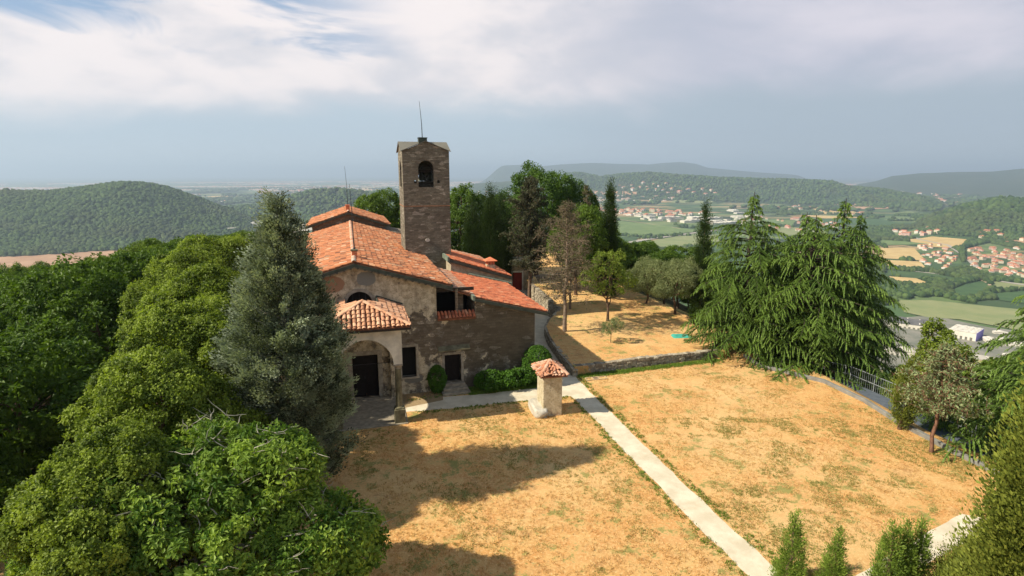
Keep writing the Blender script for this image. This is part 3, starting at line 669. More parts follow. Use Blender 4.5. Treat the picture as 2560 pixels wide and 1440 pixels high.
mb.add([(10.28, 11.03, 6.452), (11.32, 11.03, 6.452), (11.32, 11.97, 6.452), (10.28, 11.97, 6.452), (10.8, 11.5, 6.75)], [(0, 1, 4), (1, 2, 4), (2, 3, 4), (3, 0, 4)]); mb.build('chimney_hat', MT['tile_red'], c3)
# porch
PV = -4.19; x0, x1 = -1.75, 2.02; zE = 5.36
cu0, cu1 = -1.53, 1.78
pf = [(x0, zE), (x0, 3.42), (cu0 + .22, 3.42)] + arc((cu0 + cu1) / 2, 3.42, (cu1 - cu0) / 2 - .22, 1.5, 180, 0, 22) + [(x1, 3.42), (x1, zE)]
mb = MB(); mb.panel(pf, [], lambda a, b, d: (a, PV - .02 + d, b), .42); pw = mb.build('porch_arch', MT['porch'], church)
mb = MB(); oo = arc((cu0 + cu1) / 2, 3.42, (cu1 - cu0) / 2 - .10, 1.62, 180, 0, 22); ii = arc((cu0 + cu1) / 2, 3.42, (cu1 - cu0) / 2 - .23, 1.49, 0, 180, 22)
mb.panel(oo + ii, [], lambda a, b, d: (a, PV - .045 + d, b), .06); mb.build('arch_moulding', MT['porch'], pw)
for xx in (x0, x1 - .42):
    sf = [(PV + .40, zE), (PV + .40, 3.42)] + arc(-2.0, 3.42, 1.65, 1.4, 180, 0, 18) + [(-.003, 3.42), (-.003, zE)]
    mb = MB(); mb.panel(sf, [], lambda a, b, d: (xx + d, a, b), .42); mb.build('porch_side_arch', MT['porch'], church)
mb = MB(); mb.box(x0 + .43, x1 - .43, PV + .43, -.01, 5.0, 5.1); mb.build('porch_ceiling', MT['porch'], church)
for xq in (x1 - .42, x0 + .02):
    mb = MB(); mb.box(xq, xq + .40, -.42, -.004, -.1, 3.42); mb.build('porch_pilaster', MT['facade'], church)
for cu in (cu0, cu1):
    mb = MB(); mb.lathe(cu, PV + .2, [(.19, .95), (.185, 1.1), (.175, 2.2), (.155, 3.12)], 20); cl = mb.build('column', MT['column'], church, smooth=True)
    mb = MB(); mb.lathe(cu, PV + .2, [(.155, 3.12), (.19, 3.15), (.17, 3.2), (.22, 3.28), (.24, 3.32)], 20); mb.box(cu - .25, cu + .25, PV - .05, PV + .45, 3.32, 3.418); mb.build('capital', MT['trim'], cl)
    mb = MB(); mb.box(cu - .29, cu + .29, PV - .09, PV + .49, -.1, .82); mb.box(cu - .25, cu + .25, PV - .05, PV + .45, .822, .9); mb.lathe(cu, PV + .2, [(.24, .9), (.24, .93), (.19, .96)], 20); mb.build('pedestal', MT['column'], cl, bevel=.02)
mb = MB(); mb.tube([(cu0, PV + .2, 3.5), (cu1, PV + .2, 3.5)], .018, 6); mb.build('tie_rod', MT['metal'], church)
mb = MB(); mb.box(-1.95, 2.2, PV - .2, -.05, -.2, .05); mb.build('porch_floor', MT['step'], church, bevel=.02)
# porch roof: hip in front, cut round the lunette at the back
pe, pzr, zE2 = .1, 6.62, 5.62; vf = -4.72; vp = -2.75; ul, ur = -2.22, 2.44
mb = MB()
AP = Vector((pe, vp, pzr)); 
slab(mb, [(ul, vf, zE2), (ur, vf, zE2), AP], .1, 1)
slab(mb, [(ur, vf, zE2), (ur, 0, zE2), (1.0, 0, zE2 + (pzr - zE2) * .62), (1.0, -1.35, zE2 + (pzr - zE2) * .62), (pe, vp + .2, pzr)], .1, 1)
slab(mb, [(ul, vf, zE2), (pe, vp + .2, pzr), (-.8, -1.35, zE2 + (pzr - zE2) * .62), (-.8, 0, zE2 + (pzr - zE2) * .62), (ul, 0, zE2)], .1, 1)
slab(mb, [(-.8, 0, zE2 + .1), (-.8, -1.35, zE2 + (pzr - zE2) * .6), (pe, vp + .2, pzr - .03), (1.0, -1.35, zE2 + (pzr - zE2) * .6), (1.0, 0, zE2 + .1)], .06, 1)
def clipf(p):
    k = (p.y - vf) / (vp - vf); return k < 1.0 and ul + (pe - ul) * k < p.x < ur + (pe - ur) * k + .02
dn = Vector((0, vf - vp, zE2 - pzr)); tiles(mb, (ul, vp, pzr), (1, 0, 0), ur - ul, dn, dn.length, clipf, tw=.235, ex=.34, r=.10, seg=6)
def clipr(p):
    k = (ur - p.x) / (ur - pe); return p.y > vf + (vp - vf) * k - .02 and not (p.x < 1.0 and p.y > -1.4 - (1.0 - p.x) * 1.2)
dn = Vector((ur - pe, 0, zE2 - pzr)); tiles(mb, (pe, vf, pzr), (0, 1, 0), -vf, dn, dn.length, clipr, tw=.235, ex=.34, r=.10, seg=6)
def clipl(p):
    k = (p.x - ul) / (pe - ul); return p.y > vf + (vp - vf) * k - .02 and not (p.x > -.8 and p.y > -1.4 - (p.x + .8) * 1.2)
dn = Vector((ul - pe, 0, zE2 - pzr)); tiles(mb, (pe, vf, pzr), (0, 1, 0), -vf, dn, dn.length, clipl, tw=.235, ex=.34, r=.10, seg=6)
ridge_tiles(mb, (ur, vf, zE2 + .06), AP + Vector((0, 0, .05)), .11); ridge_tiles(mb, (ul, vf, zE2 + .06), AP + Vector((0, 0, .05)), .11)
prf = mb.build('porch_roof', [MT['tile_porch'], MT['pan']], church)
mb = MB()
mb.box(ul, ur, vf - .05, vf + .04, zE2 - .17, zE2 - .06); mb.box(ur - .04, ur + .05, vf + .04, -.02, zE2 - .17, zE2 - .06); mb.box(ul - .05, ul + .04, vf + .04, -.02, zE2 - .17, zE2 - .06); mb.build('eaves_board', MT['wood'], prf)
mb = MB(); mb.box(.92, 1.0, -1.4, -.02, 5.9, 6.36); slab(mb, [(.98, -.1, 6.36), (2.5, -.1, 5.78), (2.5, -.004, 5.84), (.98, -.004, 6.42)], .08); mb.build('flashing', MT['fascia'], prf)
mb = MB(); mb.box(x0 - .04, x1 + .04, PV - .08, PV + .3, zE, zE + .1); mb.box(x1 - .4, x1 + .04, PV + .3, -.01, zE, zE + .1); mb.box(x0 - .04, x0 + .4, PV + .3, -.01, zE, zE + .1); mb.build('cornice', MT['porch'], church)

# ------------------------------------------------------------------ bell tower
TU, TV, TWd = 3.96, 12.38, 3.72; tw0 = L2W(TU + TWd / 2, TV + TWd / 2)
tower = empty('bell_tower', tw0, TH, 'square rubble-stone bell tower with arched openings and four grey gables', 'bell tower')
hw = TWd / 2; zt = 15.28; zp = 16.02
mb = MB()
opn = [(-.62 - .02, 12.46), (.62 - .02, 12.46), (.62 - .02, 13.95)] + arc(-.02, 13.95, .62, .60, 0, 180, 14)[1:]
hl = [(-1.0, 12.78), (-.78, 12.78), (-.78, 13.0), (-1.0, 13.0)]; hr = [(.86, 12.78), (1.08, 12.78), (1.08, 13.0), (.86, 13.0)]
outl = [(-hw, -.4), (hw, -.4), (hw, zt), (0, zp), (-hw, zt)]
outs = [(-hw + .5, -.4), (hw - .5, -.4), (hw - .5, zt + (zp - zt) * .5 / hw), (0, zp), (-hw + .5, zt + (zp - zt) * .5 / hw)]
mb.panel(outl, [opn, hl, hr], lambda a, b, d: (a, -hw + d, b), .5)
mb.panel(outl, [[(-.6, 12.9), (.3, 12.9), (.3, 13.4), (-.6, 13.4)]], lambda a, b, d: (a, hw - d, b), .5)
mb.panel(outs, [opn], lambda a, b, d: (-hw + d, a, b), .5)
mb.panel(outs, [opn], lambda a, b, d: (hw - d, a, b), .5)
st = mb.build('stone_shaft', MT['tower'], tower)
mb = MB(); mb.box(-hw + .5, hw - .5, -hw + .5, hw - .5, 12.0, 12.3); mb.build('bell_floor', MT['wood'], tower)
mb = MB()
for a in ((-hw - .03, hw + .03, -hw - .03, -hw + .05), (-hw - .03, hw + .03, hw - .05, hw + .03)): mb.box(*a, 10.93, 11.0)
for a in ((-hw - .03, -hw + .05, -hw + .05, hw - .05), (hw - .05, hw + .03, -hw + .05, hw - .05)): mb.box(*a, 10.93, 11.0)
mb.build('string_course', simple('brick band', (.30, .16, .09), .9, .3, 4), tower)
mb = MB(); mb.lathe(0, 0, [(.0, 0), (.16, 0), (.17, .02), (.16, .05), (0, .05)], 10); pq = mb.build('stone_plaque', simple('pale stone', (.5, .46, .38), .9), tower); pq.rotation_euler = (math.pi / 2, 0, 0); pq.location = (-.05, -hw, 8.2); pq.scale = (1.2, .8, 1)
mb = MB()
for s_ in ((1, 0), (0, 1)):
    for sg in (1, -1):
        ov = .13; e_ = hw + ov; ze = zt - (zp - zt) / hw * ov + .06; zq = zp + .07
        f_ = (lambda a, b, z: (a, b, z)) if s_ == (1, 0) else (lambda a, b, z: (b, a, z))
        # gable roof whose ridge runs across; cut on the valley diagonal
        slab(mb, [f_(0, 0, zq), f_(0, sg * e_, zq), f_(e_, sg * e_, ze)], .05)
        slab(mb, [f_(0, 0, zq), f_(0, sg * e_, zq), f_(-e_, sg * e_, ze)], .05)
tr_ = mb.build('tower_roof', MT['zinc'], tower)
mb = MB(); mb.box(-.34, .34, -.34, .34, 15.9, 16.38); mb.box(-.38, .38, -.38, .38, 16.38, 16.43); mb.build('roof_lantern', MT['fascia'], tower, bevel=.01)
mb = MB(); mb.tube([(0, 0, 16.4), (-.02, 0, 17.5), (-.16, 0, 19.3)], [.035, .028, .012], 6); mb.build('lightning_rod', MT['metal'], tower)
for (bx, by, s_) in ((-.15, -.2, 1.0), (.65, .6, .8)):
    mb = MB(); mb.lathe(bx, by, [(.42 * s_, 12.95), (.40 * s_, 13.0), (.29 * s_, 13.2), (.24 * s_, 13.45), (.20 * s_, 13.6), (.05, 13.68)], 20); be = mb.build('bell', MT['bronze'], tower, smooth=True)
    mb = MB(); mb.tube([(bx, by, 13.5), (bx, by, 12.86)], [.02, .05], 8); mb.build('clapper', MT['metal'], be)
mb = MB(); mb.box(-1.36, 1.36, -.30, -.10, 13.65, 13.85); mb.box(-1.36, 1.36, .5, .7, 13.6, 13.8); mb.box(-1.36, 1.36, -.9, -.8, 12.72, 12.84); mb.build('bell_beam', MT['wood'], tower)
mb = MB(); wh = [(.18 + .45 * math.cos(i * math.pi / 8), -.55, 13.75 + .45 * math.sin(i * math.pi / 8)) for i in range(17)]; mb.tube(wh, .03, 6); mb.build('bell_wheel', MT['metal'], tower)

# ------------------------------------------------------------------ outbuilding with the red door
ob_ = empty('outbuilding', (0.4, 66, 0), 0, 'small grey stone outbuilding with a dark red door behind the church', 'outbuilding')
mb = MB(); mb.panel([(-1.9, -.3), (1.35, -.3), (1.35, 3.1), (-1.9, 2.9)], [[(-.35, 0), (.78, 0), (.78, 2.15), (-.35, 2.15)]], lambda a, b, d: (a, d, b), .35); mb.box(-1.9, -1.55, .352, 4, -.3, 2.85); mb.box(1.0, 1.35, .352, 4, -.3, 3.05); mb.box(-1.55, 1.0, 3.7, 4, -.3, 2.9); mb.build('wall', MT['rear'], ob_)
mb = MB(); slab(mb, [(-2.1, -.35, 3.05), (1.6, -.35, 3.25), (1.6, 4.3, 3.5), (-2.1, 4.3, 3.3)], .14); mb.build('roof', MT['trim'], ob_, bevel=.01)
mb = MB(); mb.box(-.35, .78, .12, .18, 0, 2.15); [mb.box(-.33 + i * .28, -.08 + i * .28, .10, .122, .03, 2.12) for i in range(4)]; rd = mb.build('door', MT['redpaint'], ob_)
mb = MB(); mb.box(-.5, -.35, -.05, .12, 0, 2.32); mb.box(.78, .93, -.05, .12, 0, 2.32); mb.box(-.35, .78, -.05, .12, 2.15, 2.32); mb.build('door_frame', MT['porch'], rd)
hb_ = empty('farmhouse', (-1.5, 73.0, 0), math.radians(6), 'low house with tiled roof half hidden behind the dark cypresses', 'house')
mb = MB(); mb.box(-3, 4.6, 0, 4.5, -.3, 3.1); mb.build('wall', MT['rear'], hb_)
mb = MB(); slab(mb, [(-3.3, -.3, 3.1), (4.9, -.3, 3.1), (4.9, 2.25, 3.9), (-3.3, 2.25, 3.9)], .1, 1); slab(mb, [(-3.3, 2.25, 3.9), (4.9, 2.25, 3.9), (4.9, 4.8, 3.1), (-3.3, 4.8, 3.1)], .1, 1)
tiles(mb, (-3.3, 2.25, 3.9), (1, 0, 0), 8.2, (0, -2.55, -.8), 2.7, seg=3); tiles(mb, (-3.3, 2.25, 3.9), (1, 0, 0), 8.2, (0, 2.55, -.8), 2.7, seg=3); mb.build('roof', [MT['tile'], MT['pan']], hb_)

# ------------------------------------------------------------------ wayside shrine
sp_ = G(1381, 1040); shr = empty('wayside_shrine', (sp_.x, sp_.y, 0), math.radians(11), 'small plastered wayside shrine with crooked tiled cap beside the path', 'shrine')
mb = MB(); mb.box(-.56, .56, 0, 1.45, -.2, 2.42)
sb = mb.build('plaster_body', MT['shrine'], shr)
bv = sb.modifiers.new('b', 'BEVEL'); bv.width = .05; bv.segments = 2
mb = MB(); cx_, cy_, zt_ = 0, .72, 3.0; xe, y0_, y1_, ze = .78, -.28, 1.72, 2.45
AP = Vector((cx_, cy_, zt_)); cs = [Vector((-xe, y0_, ze)), Vector((xe, y0_, ze)), Vector((xe, y1_, ze)), Vector((-xe, y1_, ze))]
for i in range(4): slab(mb, [cs[i], cs[(i + 1) % 4], AP], .06, 1)
def fc(i):
    a, b = cs[i], cs[(i + 1) % 4]; e_ = (b - a); m_ = (a + b) / 2; dn = m_ - AP; Ld = dn.length
    dnn = dn.normalized(); en = e_.normalized()
    def cl(p):
        q = p - AP; k = q.dot(dnn) / Ld; return 0.1 < k and abs(q.dot(en)) < k * e_.length / 2 + .03
    tiles(mb, AP - en * (e_.length / 2), en, e_.length, dn, Ld, cl, tw=.19, ex=.26, r=.088, seg=5, lift=.04, jit=2.6)
for i in range(4): fc(i)
for c_ in cs: ridge_tiles(mb, c_ + Vector((0, 0, .07)), AP + Vector((0, 0, .06)), .10, .3)
mb.build('tiled_cap', [MT['tile_old'], MT['pan']], shr)
mb = MB(); mb.box(-.56 + 1.12, .62, .55, .68, 1.15, 1.3); mb.build('bracket', MT['wood'], shr)
import bmesh
def rock(name, loc, sc_, rz, material, seed, label, cat, sub=3, rough=.12):
    bm = bmesh.new(); bmesh.ops.create_cube(bm, size=1); bmesh.ops.subdivide_edges(bm, edges=bm.edges, cuts=5, use_grid_fill=True)
    rnd = random.Random(seed)
    for v in bm.verts:
        q_ = v.co.copy(); r_ = q_.length; v.co = q_ * (1 - .13 * max(0, (r_ - .5)) / .37); n_ = float(fbm(np.array(q_.x * 3 + seed), np.array(q_.y * 3 + q_.z * 2.3), 3, seed)); v.co += q_.normalized() * n_ * rough * 2
    me = bpy.data.meshes.new(name); bm.to_mesh(me); bm.free(); me.polygons.foreach_set('use_smooth', [True] * len(me.polygons))
    o = link(name, me, [material]); o.location = loc; o.scale = sc_; o.rotation_euler = (0, 0, rz); return tag(o, label, cat)
p_ = G(1337, 1030); rock('stone_block', (p_.x + .15, p_.y - .05, .22), (.75, 1.75, .62), math.radians(12), simple('white worn stone', (.50, .47, .39), .85, .2, 2, bump=.4), 4, 'long white worn stone block lying against the left side of the shrine', 'stone block')

# ------------------------------------------------------------------ dry-stone garden walls
def stonewall(name, P, ztop, z0, th, label, seed=1):
    """wall of individual rough stones in one mesh"""
    rnd = random.Random(seed); mb = MB(); P = [Vector((p[0], p[1], 0)) for p in P]; cum = [0]
    for i in range(len(P) - 1): cum.append(cum[-1] + (P[i + 1] - P[i]).length)
    def at(s_):
        for i in range(len(P) - 1):
            if s_ <= cum[i + 1] or i == len(P) - 2:
                k_ = (s_ - cum[i]) / (cum[i + 1] - cum[i]); return P[i].lerp(P[i + 1], k_), (P[i + 1] - P[i]).normalized()
    s_ = 0
    zt_f = lambda q_: float(np.interp(q_, [c_ for c_ in cum], ztop)) if hasattr(ztop, '__len__') else ztop
    course = 0; z = z0
    maxz = max(ztop) if hasattr(ztop, '__len__') else ztop
    while z < maxz:
        hc = rnd.uniform(.12, .2); s_ = -rnd.uniform(0, .2)
        while s_ < cum[-1]:
            wl = rnd.uniform(.2, .5); m_ = max(0, min(cum[-1] - .001, s_ + wl / 2)); tp = zt_f(m_)
            if z < tp - .04:
                hh = min(hc, tp - z) + (rnd.uniform(-.02, .06) if z + hc >= tp - .05 else 0)
                p, d = at(m_); n_ = Vector((-d.y, d.x, 0)); vs = []
                t_ = th / 2 + rnd.uniform(-.02, .035)
                for a in (-1, 1):
                    for b in (-1, 1):
                        for c_ in (0, 1): vs.append(p + d * (a * wl / 2 * rnd.uniform(.86, .98)) + n_ * (b * (t_ + rnd.uniform(-.025, .015))) + Vector((0, 0, z + c_ * hh + rnd.uniform(-.012, .012))))
                mb.add(vs, [(0, 1, 3, 2), (4, 6, 7, 5), (0, 4, 5, 1), (2, 3, 7, 6), (1, 5, 7, 3), (0, 2, 6, 4)], 0, rnd.random())
            s_ += wl
        z += hc
    q0 = [at(c_)[0] for c_ in cum]; k = len(q0)
    core = MB(); A_ = []; 
    for i, p in enumerate(q0):
        d = (q0[min(i + 1, k - 1)] - q0[max(i - 1, 0)]).normalized(); n_ = Vector((-d.y, d.x, 0)) * (th / 2 - .05); zt2 = zt_f(cum[i]) - .06
        A_.append((p - n_, p + n_, zt2))
    vs = [(a.x, a.y, z0) for a, b, z in A_] + [(a.x, a.y, z) for a, b, z in A_] + [(b.x, b.y, z) for a, b, z in A_] + [(b.x, b.y, z0) for a, b, z in A_]
    mb.add(vs, [(i + r1 * k, i + 1 + r1 * k, i + 1 + r2 * k, i + r2 * k) for r1, r2 in ((0, 1), (1, 2), (2, 3)) for i in range(k - 1)], 0, .1)
    o = mb.build(name, MT['stones'], None, bevel=.015); return tag(o, label, 'wall')
m, p, o = mat('rough wall stones', .9); t = ATTR(); ob = OBJ(); f = NOISE(ob, 7, 6, .7); g_ = NOISE(ob, 1.1, 4)
c = MIXC(t, C4(.20, .165, .12), C4(.52, .46, .34)); c = MIXC(SS(f, .38, .68, 0, .7), c, C4(.13, .11, .075)); c = MIXC(SS(g_, .55, .7, 0, .5), c, C4(.62, .54, .38))
L(c, p.inputs['Base Color']); L(BUMP(f, .8, .04), p.inputs['Normal']); MT['stones'] = m
cw = [Vector(t) for t in WALLB]
stonewall('garden_wall', [tuple(p) for p in cw[:8]], [.55, .62, .70, .78, .85, .95, 1.1, 1.3], -.1, .38, 'low winding rubble wall between the gravel path and the terrace', 3)
stonewall('garden_wall', [tuple(p) for p in cw[7:]] + [(3.6, 69), (6, 70.2)], [1.62, 1.62, 1.55, 1.45, 1.3, 1.3], -.1, .42, 'taller sunlit straight stone wall at the far end of the path', 5)
stonewall('garden_wall', [g2(1441, 934), g2(1520, 926), g2(1600, 916), g2(1700, 904), g2(1790, 892)], [.58, .62, .66, .62, .55], -.1, .40, 'low straight stone retaining wall along the front of the terrace', 8)
mb = MB()
gp = G(1490, 947); gg = empty('drain_grate', (gp.x, gp.y, .0), math.radians(14), 'small wooden frame lying in the dry grass in front of the terrace wall', 'frame')
for (a, b, c_, d) in ((-.75, .75, -.26, -.2), (-.75, .75, .2, .26)): mb.box(a, b, c_, d, 0, .06)
for x in (-.72, -.22, .22, .72): mb.box(x - .03, x + .03, -.2, .2, 0, .058)
mb.build('frame', simple('pale wood', (.50, .38, .22), .8), gg)
mb = MB(); [mb.box(x, x + .4, -.19, .19, 0.0, .02) for x in (-.18,)]; mb.build('cover', MT['twig'], gg)
tp_ = G(1703, 832, .9); mb = MB(); n_ = 12
for i in range(n_):
    for j in range(n_): pass
vs = [(-.75 + 1.5 * i / 11, -.45 + .9 * j / 11, .10 + .12 * float(fbm(np.array(i * .5), np.array(j * .5), 3, 2)) - .12 * (max(abs(i - 5.5), abs(j - 5.5)) > 5)) for i in range(12) for j in range(12)]
mb.add(vs, [(i * 12 + j, (i + 1) * 12 + j, (i + 1) * 12 + j + 1, i * 12 + j + 1) for i in range(11) for j in range(11)])
o = mb.build('tarpaulin', MT['tarp'], None, smooth=True); o.location = (tp_.x, tp_.y, terrace_z(tp_.x, tp_.y)); tag(o, 'crumpled teal tarpaulin lying on the dry terrace grass', 'tarpaulin')
# ------------------------------------------------------------------ foliage
def unit(v): return v / np.maximum(np.linalg.norm(v, axis=-1, keepdims=True), 1e-9)
def rsph(n, rng): return unit(rng.normal(size=(n, 3)))
def cards(c, axis, nrm, Ln, Wd, tint, bend=.18):
    """leaf-shaped cards, each folded a little along its middle"""
    axis = unit(axis); side = unit(np.cross(axis, nrm)); up = np.cross(side, axis); Ln = np.asarray(Ln)[:, None] * np.ones((len(c), 1)); Wd = np.asarray(Wd)[:, None] * np.ones((len(c), 1))
    p0 = c - axis * Ln * .5; p2 = c + axis * Ln * .5 - up * Ln * bend; p1 = c + side * Wd * .5 + up * Wd * .15; p3 = c - side * Wd * .5 + up * Wd * .15
    v = np.stack([p0, p1, p2, p3], 1).reshape(-1, 3); n = len(c); b = np.arange(n)[:, None] * 4
    return v, b + np.array([[0, 1, 2, 3]]), np.repeat(tint, 4)
def join(parts):
    V = []; Q = []; T = []; o = 0
    for v, q_, t in parts: V.append(v); Q.append(q_ + o); T.append(t); o += len(v)
    return np.vstack(V), np.vstack(Q), np.concatenate(T)
def foliage_mesh(name, parts):
    v, q_, t = join(parts); return np_mesh(name, v, q_, None, {'tint': np.clip(t, 0, 1)}, False)
def lobes_points(lobes, n, rng, zmin=-.75, shell=.22, excl=.86):
    lb = np.array(lobes, float); ar = (lb[:, 3] * lb[:, 4] + lb[:, 3] * lb[:, 5] + lb[:, 4] * lb[:, 5]); P = []; Nn = []; tot = 0
    while tot < n:
        k = rng.choice(len(lb), size=n, p=ar / ar.sum()); d = rsph(n, rng); ok = d[:, 2] > zmin
        r = 1 - shell * rng.random(n) ** 1.5; p = lb[k, :3] + lb[k, 3:] * d * r[:, None]
        for j in range(len(lb)):
            q_ = ((p - lb[j, :3]) / lb[j, 3:]); ok &= (np.linalg.norm(q_, axis=1) > excl) | (k == j)
        nn = unit(d / lb[k, 3:]); P.append(p[ok]); Nn.append(nn[ok]); tot += ok.sum()
    return np.vstack(P)[:n], np.vstack(Nn)[:n]
def boughs(P, Nn, npb, rb, leaf, rng, flat=.65, droop=.25, aspect=.55, out=.7, var=.35):
    n = len(P); R_ = rb * (.6 + .8 * rng.random(n)); k = np.repeat(np.arange(n), npb); m_ = len(k)
    l = rsph(m_, rng) * (rng.random(m_) ** .45)[:, None]; o_ = Nn[k]
    along = (l * o_).sum(1, keepdims=True); l = l - o_ * along * (1 - flat)
    c = P[k] + l * R_[k][:, None]; c[:, 2] -= np.hypot(l[:, 0], l[:, 1]) * R_[k] * droop
    ax = unit(l + rsph(m_, rng) * .8 + np.array([0, 0, -droop]))
    nr_ = unit(o_ * out + rsph(m_, rng) * .55 + np.array([0, 0, .45]) + l * .35)
    bt = rng.random(n); t = .5 + (bt[k] - .5) * var * 1.6 + (rng.random(m_) - .5) * .5 
    s_ = leaf * (.6 + .8 * rng.random(m_))
    return cards(c, ax, nr_, s_, s_ * aspect, t)
def tube_mesh(name, polys, n=6, parent=None, material=None):
    mb = MB()
    for pts, rs in polys: mb.tube(pts, rs, n, cap=False)
    me = mb.mesh(name, True); return me
def wander(a, b, k, amp, rnd):
    a, b = Vector(a), Vector(b); pts = []
    for i in range(k + 1):
        t = i / k; w = amp * math.sin(math.pi * t) + (amp * .3 if 0 < i < k else 0); pts.append(a.lerp(b, t) + Vector((rnd.uniform(-w, w), rnd.uniform(-w, w), rnd.uniform(-w, w) * .6)))
    return pts
def trunk_and_limbs(h, r0, lobes, rnd, nl=10, lean=(0, 0), fork=.35, amp=.35):
    base = Vector((0, 0, -.3)); tip = Vector((lean[0], lean[1], h * .82)); main = wander(base, tip, 7, r0 * .9, rnd); main[0] = base
    polys = [(main, [r0 * (1.25 if i == 0 else 1 - .8 * i / 7) for i in range(8)])]
    for i in range(nl):
        lb = rnd.choice(lobes); t = rnd.uniform(fork, .85); s_ = main[int(t * 7)]
        d = Vector((rnd.gauss(0, 1), rnd.gauss(0, 1), rnd.gauss(.2, .6))).normalized()
        e_ = Vector((lb[0] + d.x * lb[3] * .75, lb[1] + d.y * lb[4] * .75, lb[2] + d.z * lb[5] * .75))
        pl = wander(s_, e_, 5, amp, rnd); polys.append((pl, [r0 * .42 * (1 - .85 * j / 5) for j in range(6)]))
        for _ in range(3):
            f_ = pl[rnd.randint(2, 4)]; d2 = Vector((rnd.gauss(0, 1), rnd.gauss(0, 1), rnd.gauss(.3, .6))).normalized()
            polys.append((wander(f_, f_ + d2 * rnd.uniform(.6, 1.3) * (lb[3] * .4), 3, amp * .3, rnd), [r0 * .15, r0 * .1, r0 * .07, r0 * .03]))
    return polys
def place(name, loc, rz, trunk_me, tmat, crown_me, cmat, label, cat='tree', group=None, sc=1.0, tilt=(0, 0)):
    e_ = empty(name, loc, 0, label, cat, group); e_.rotation_euler = (tilt[0], tilt[1], rz); e_.scale = (sc, sc, sc) if not hasattr(sc, '__len__') else sc
    for nm, me, mt_ in (('trunk', trunk_me, tmat), ('crown', crown_me, cmat)):
        if me is None: continue
        if not me.materials: me.materials.append(mt_)
        o = bpy.data.objects.new(nm, me); COL.objects.link(o); o.parent = e_
    return e_
LM = {
 'lime': leafmat('lime tree leaves', (.075, .12, .010), (.28, .36, .048), .36),
 'walnut': leafmat('walnut leaves', (.06, .135, .014), (.28, .40, .06), .36),
 'bluecyp': leafmat('blue-grey cypress foliage', (.055, .072, .034), (.37, .43, .29), .2),
 'forest': leafmat('dark forest leaves', (.028, .07, .008), (.145, .235, .024), .32),
 'forest2': leafmat('mid green forest leaves', (.05, .105, .010), (.20, .28, .035), .32),
 'cedar': leafmat('cedar needles', (.026, .075, .010), (.20, .305, .05), .24),
 'cypress': leafmat('dark cypress foliage', (.014, .034, .006), (.062, .105, .016), .08),
 'leyland': leafmat('yellow-green cypress foliage', (.05, .075, .008), (.24, .28, .045), .15),
 'olive': leafmat('grey-green olive leaves', (.11, .145, .055), (.32, .36, .17), .3),
 'sapling': leafmat('fresh cypress foliage', (.07, .13, .015), (.27, .38, .06), .25),
 'box': leafmat('clipped box leaves', (.03, .085, .008), (.11, .24, .02), .25),
 'brown': leafmat('drying brownish foliage', (.055, .055, .025), (.15, .14, .06), .2),
 'green': leafmat('bright green leaves', (.05, .10, .012), (.17, .26, .03), .32),
 'pine': leafmat('grey-green pine needles', (.09, .13, .05), (.36, .42, .21), .25),
}
rng = np.random.default_rng(5)
def ball_lobes(rx, ry, z0, z1, n, rnd, k=.5, mid=.52):
    """an uneven crown: a core with knobs around it"""
    zc = z0 + (z1 - z0) * mid; hz = (z1 - z0) / 2; L_ = [(0, 0, zc, rx * .72, ry * .72, hz * .8)]
    for i in range(n):
        a = 2.4 * i + rnd.uniform(-.4, .4); e_ = rnd.uniform(-.75, 1.0); ce = math.sqrt(max(0, 1 - e_ * e_)); s_ = rnd.uniform(.35, .55) * k / .5
        L_.append((math.cos(a) * rx * .66 * ce, math.sin(a) * ry * .66 * ce, zc + e_ * hz * .68, rx * s_, ry * s_, hz * s_ * .85))
    return L_
# lime row
LIMES = []
for s_ in range(3):
    rnd = random.Random(30 + s_); lb = ball_lobes(3.6, 3.8, .8, 8.9, 26, rnd, .34, .47)
    P, Nn = lobes_points(lb, 720, rng, -.8, .22); f = boughs(P, Nn, 125, .36, .115, rng, droop=.3, aspect=.7, var=.75, flat=.8)
    P2, N2 = lobes_points([(a, b, c_, d * .7, e_ * .7, g_ * .7) for a, b, c_, d, e_, g_ in lb], 130, rng); f2 = boughs(P2, N2, 60, .6, .17, rng)
    LIMES.append((tube_mesh('trunk', trunk_and_limbs(8.4, .28, lb, rnd, 14)), foliage_mesh('crown', [f, f2])))
LW = ['nearest lime tree of the row on the left lawn edge', 'second lime tree of the left row counted from the camera', 'middle lime tree of the left row beside the walnut tree', 'fourth lime tree of the left row, left of the blue-grey cypress', 'fifth lime tree of the left row beside the nave', 'farthest lime tree of the left row with its top below the wooded hill']
for i, (u, v, sc, rz) in enumerate([(-6.6, -17.2, .74, .3), (-6.8, -12.0, .84, 1.9), (-7.0, -6.6, .93, 3.6), (-7.6, -.8, .98, 5.1), (-9.6, 5.4, 1.0, .9), (-9.2, 12.0, 1.04, 2.7)]):
    p = L2W(u - .45, v, -.1); sc *= 1.06; t_, c_ = LIMES[i % 3]; place('lime_tree', p, rz, t_, MT['bark'], c_, LM['lime'], LW[i], 'tree', 'lime trees along the left lawn edge', sc)
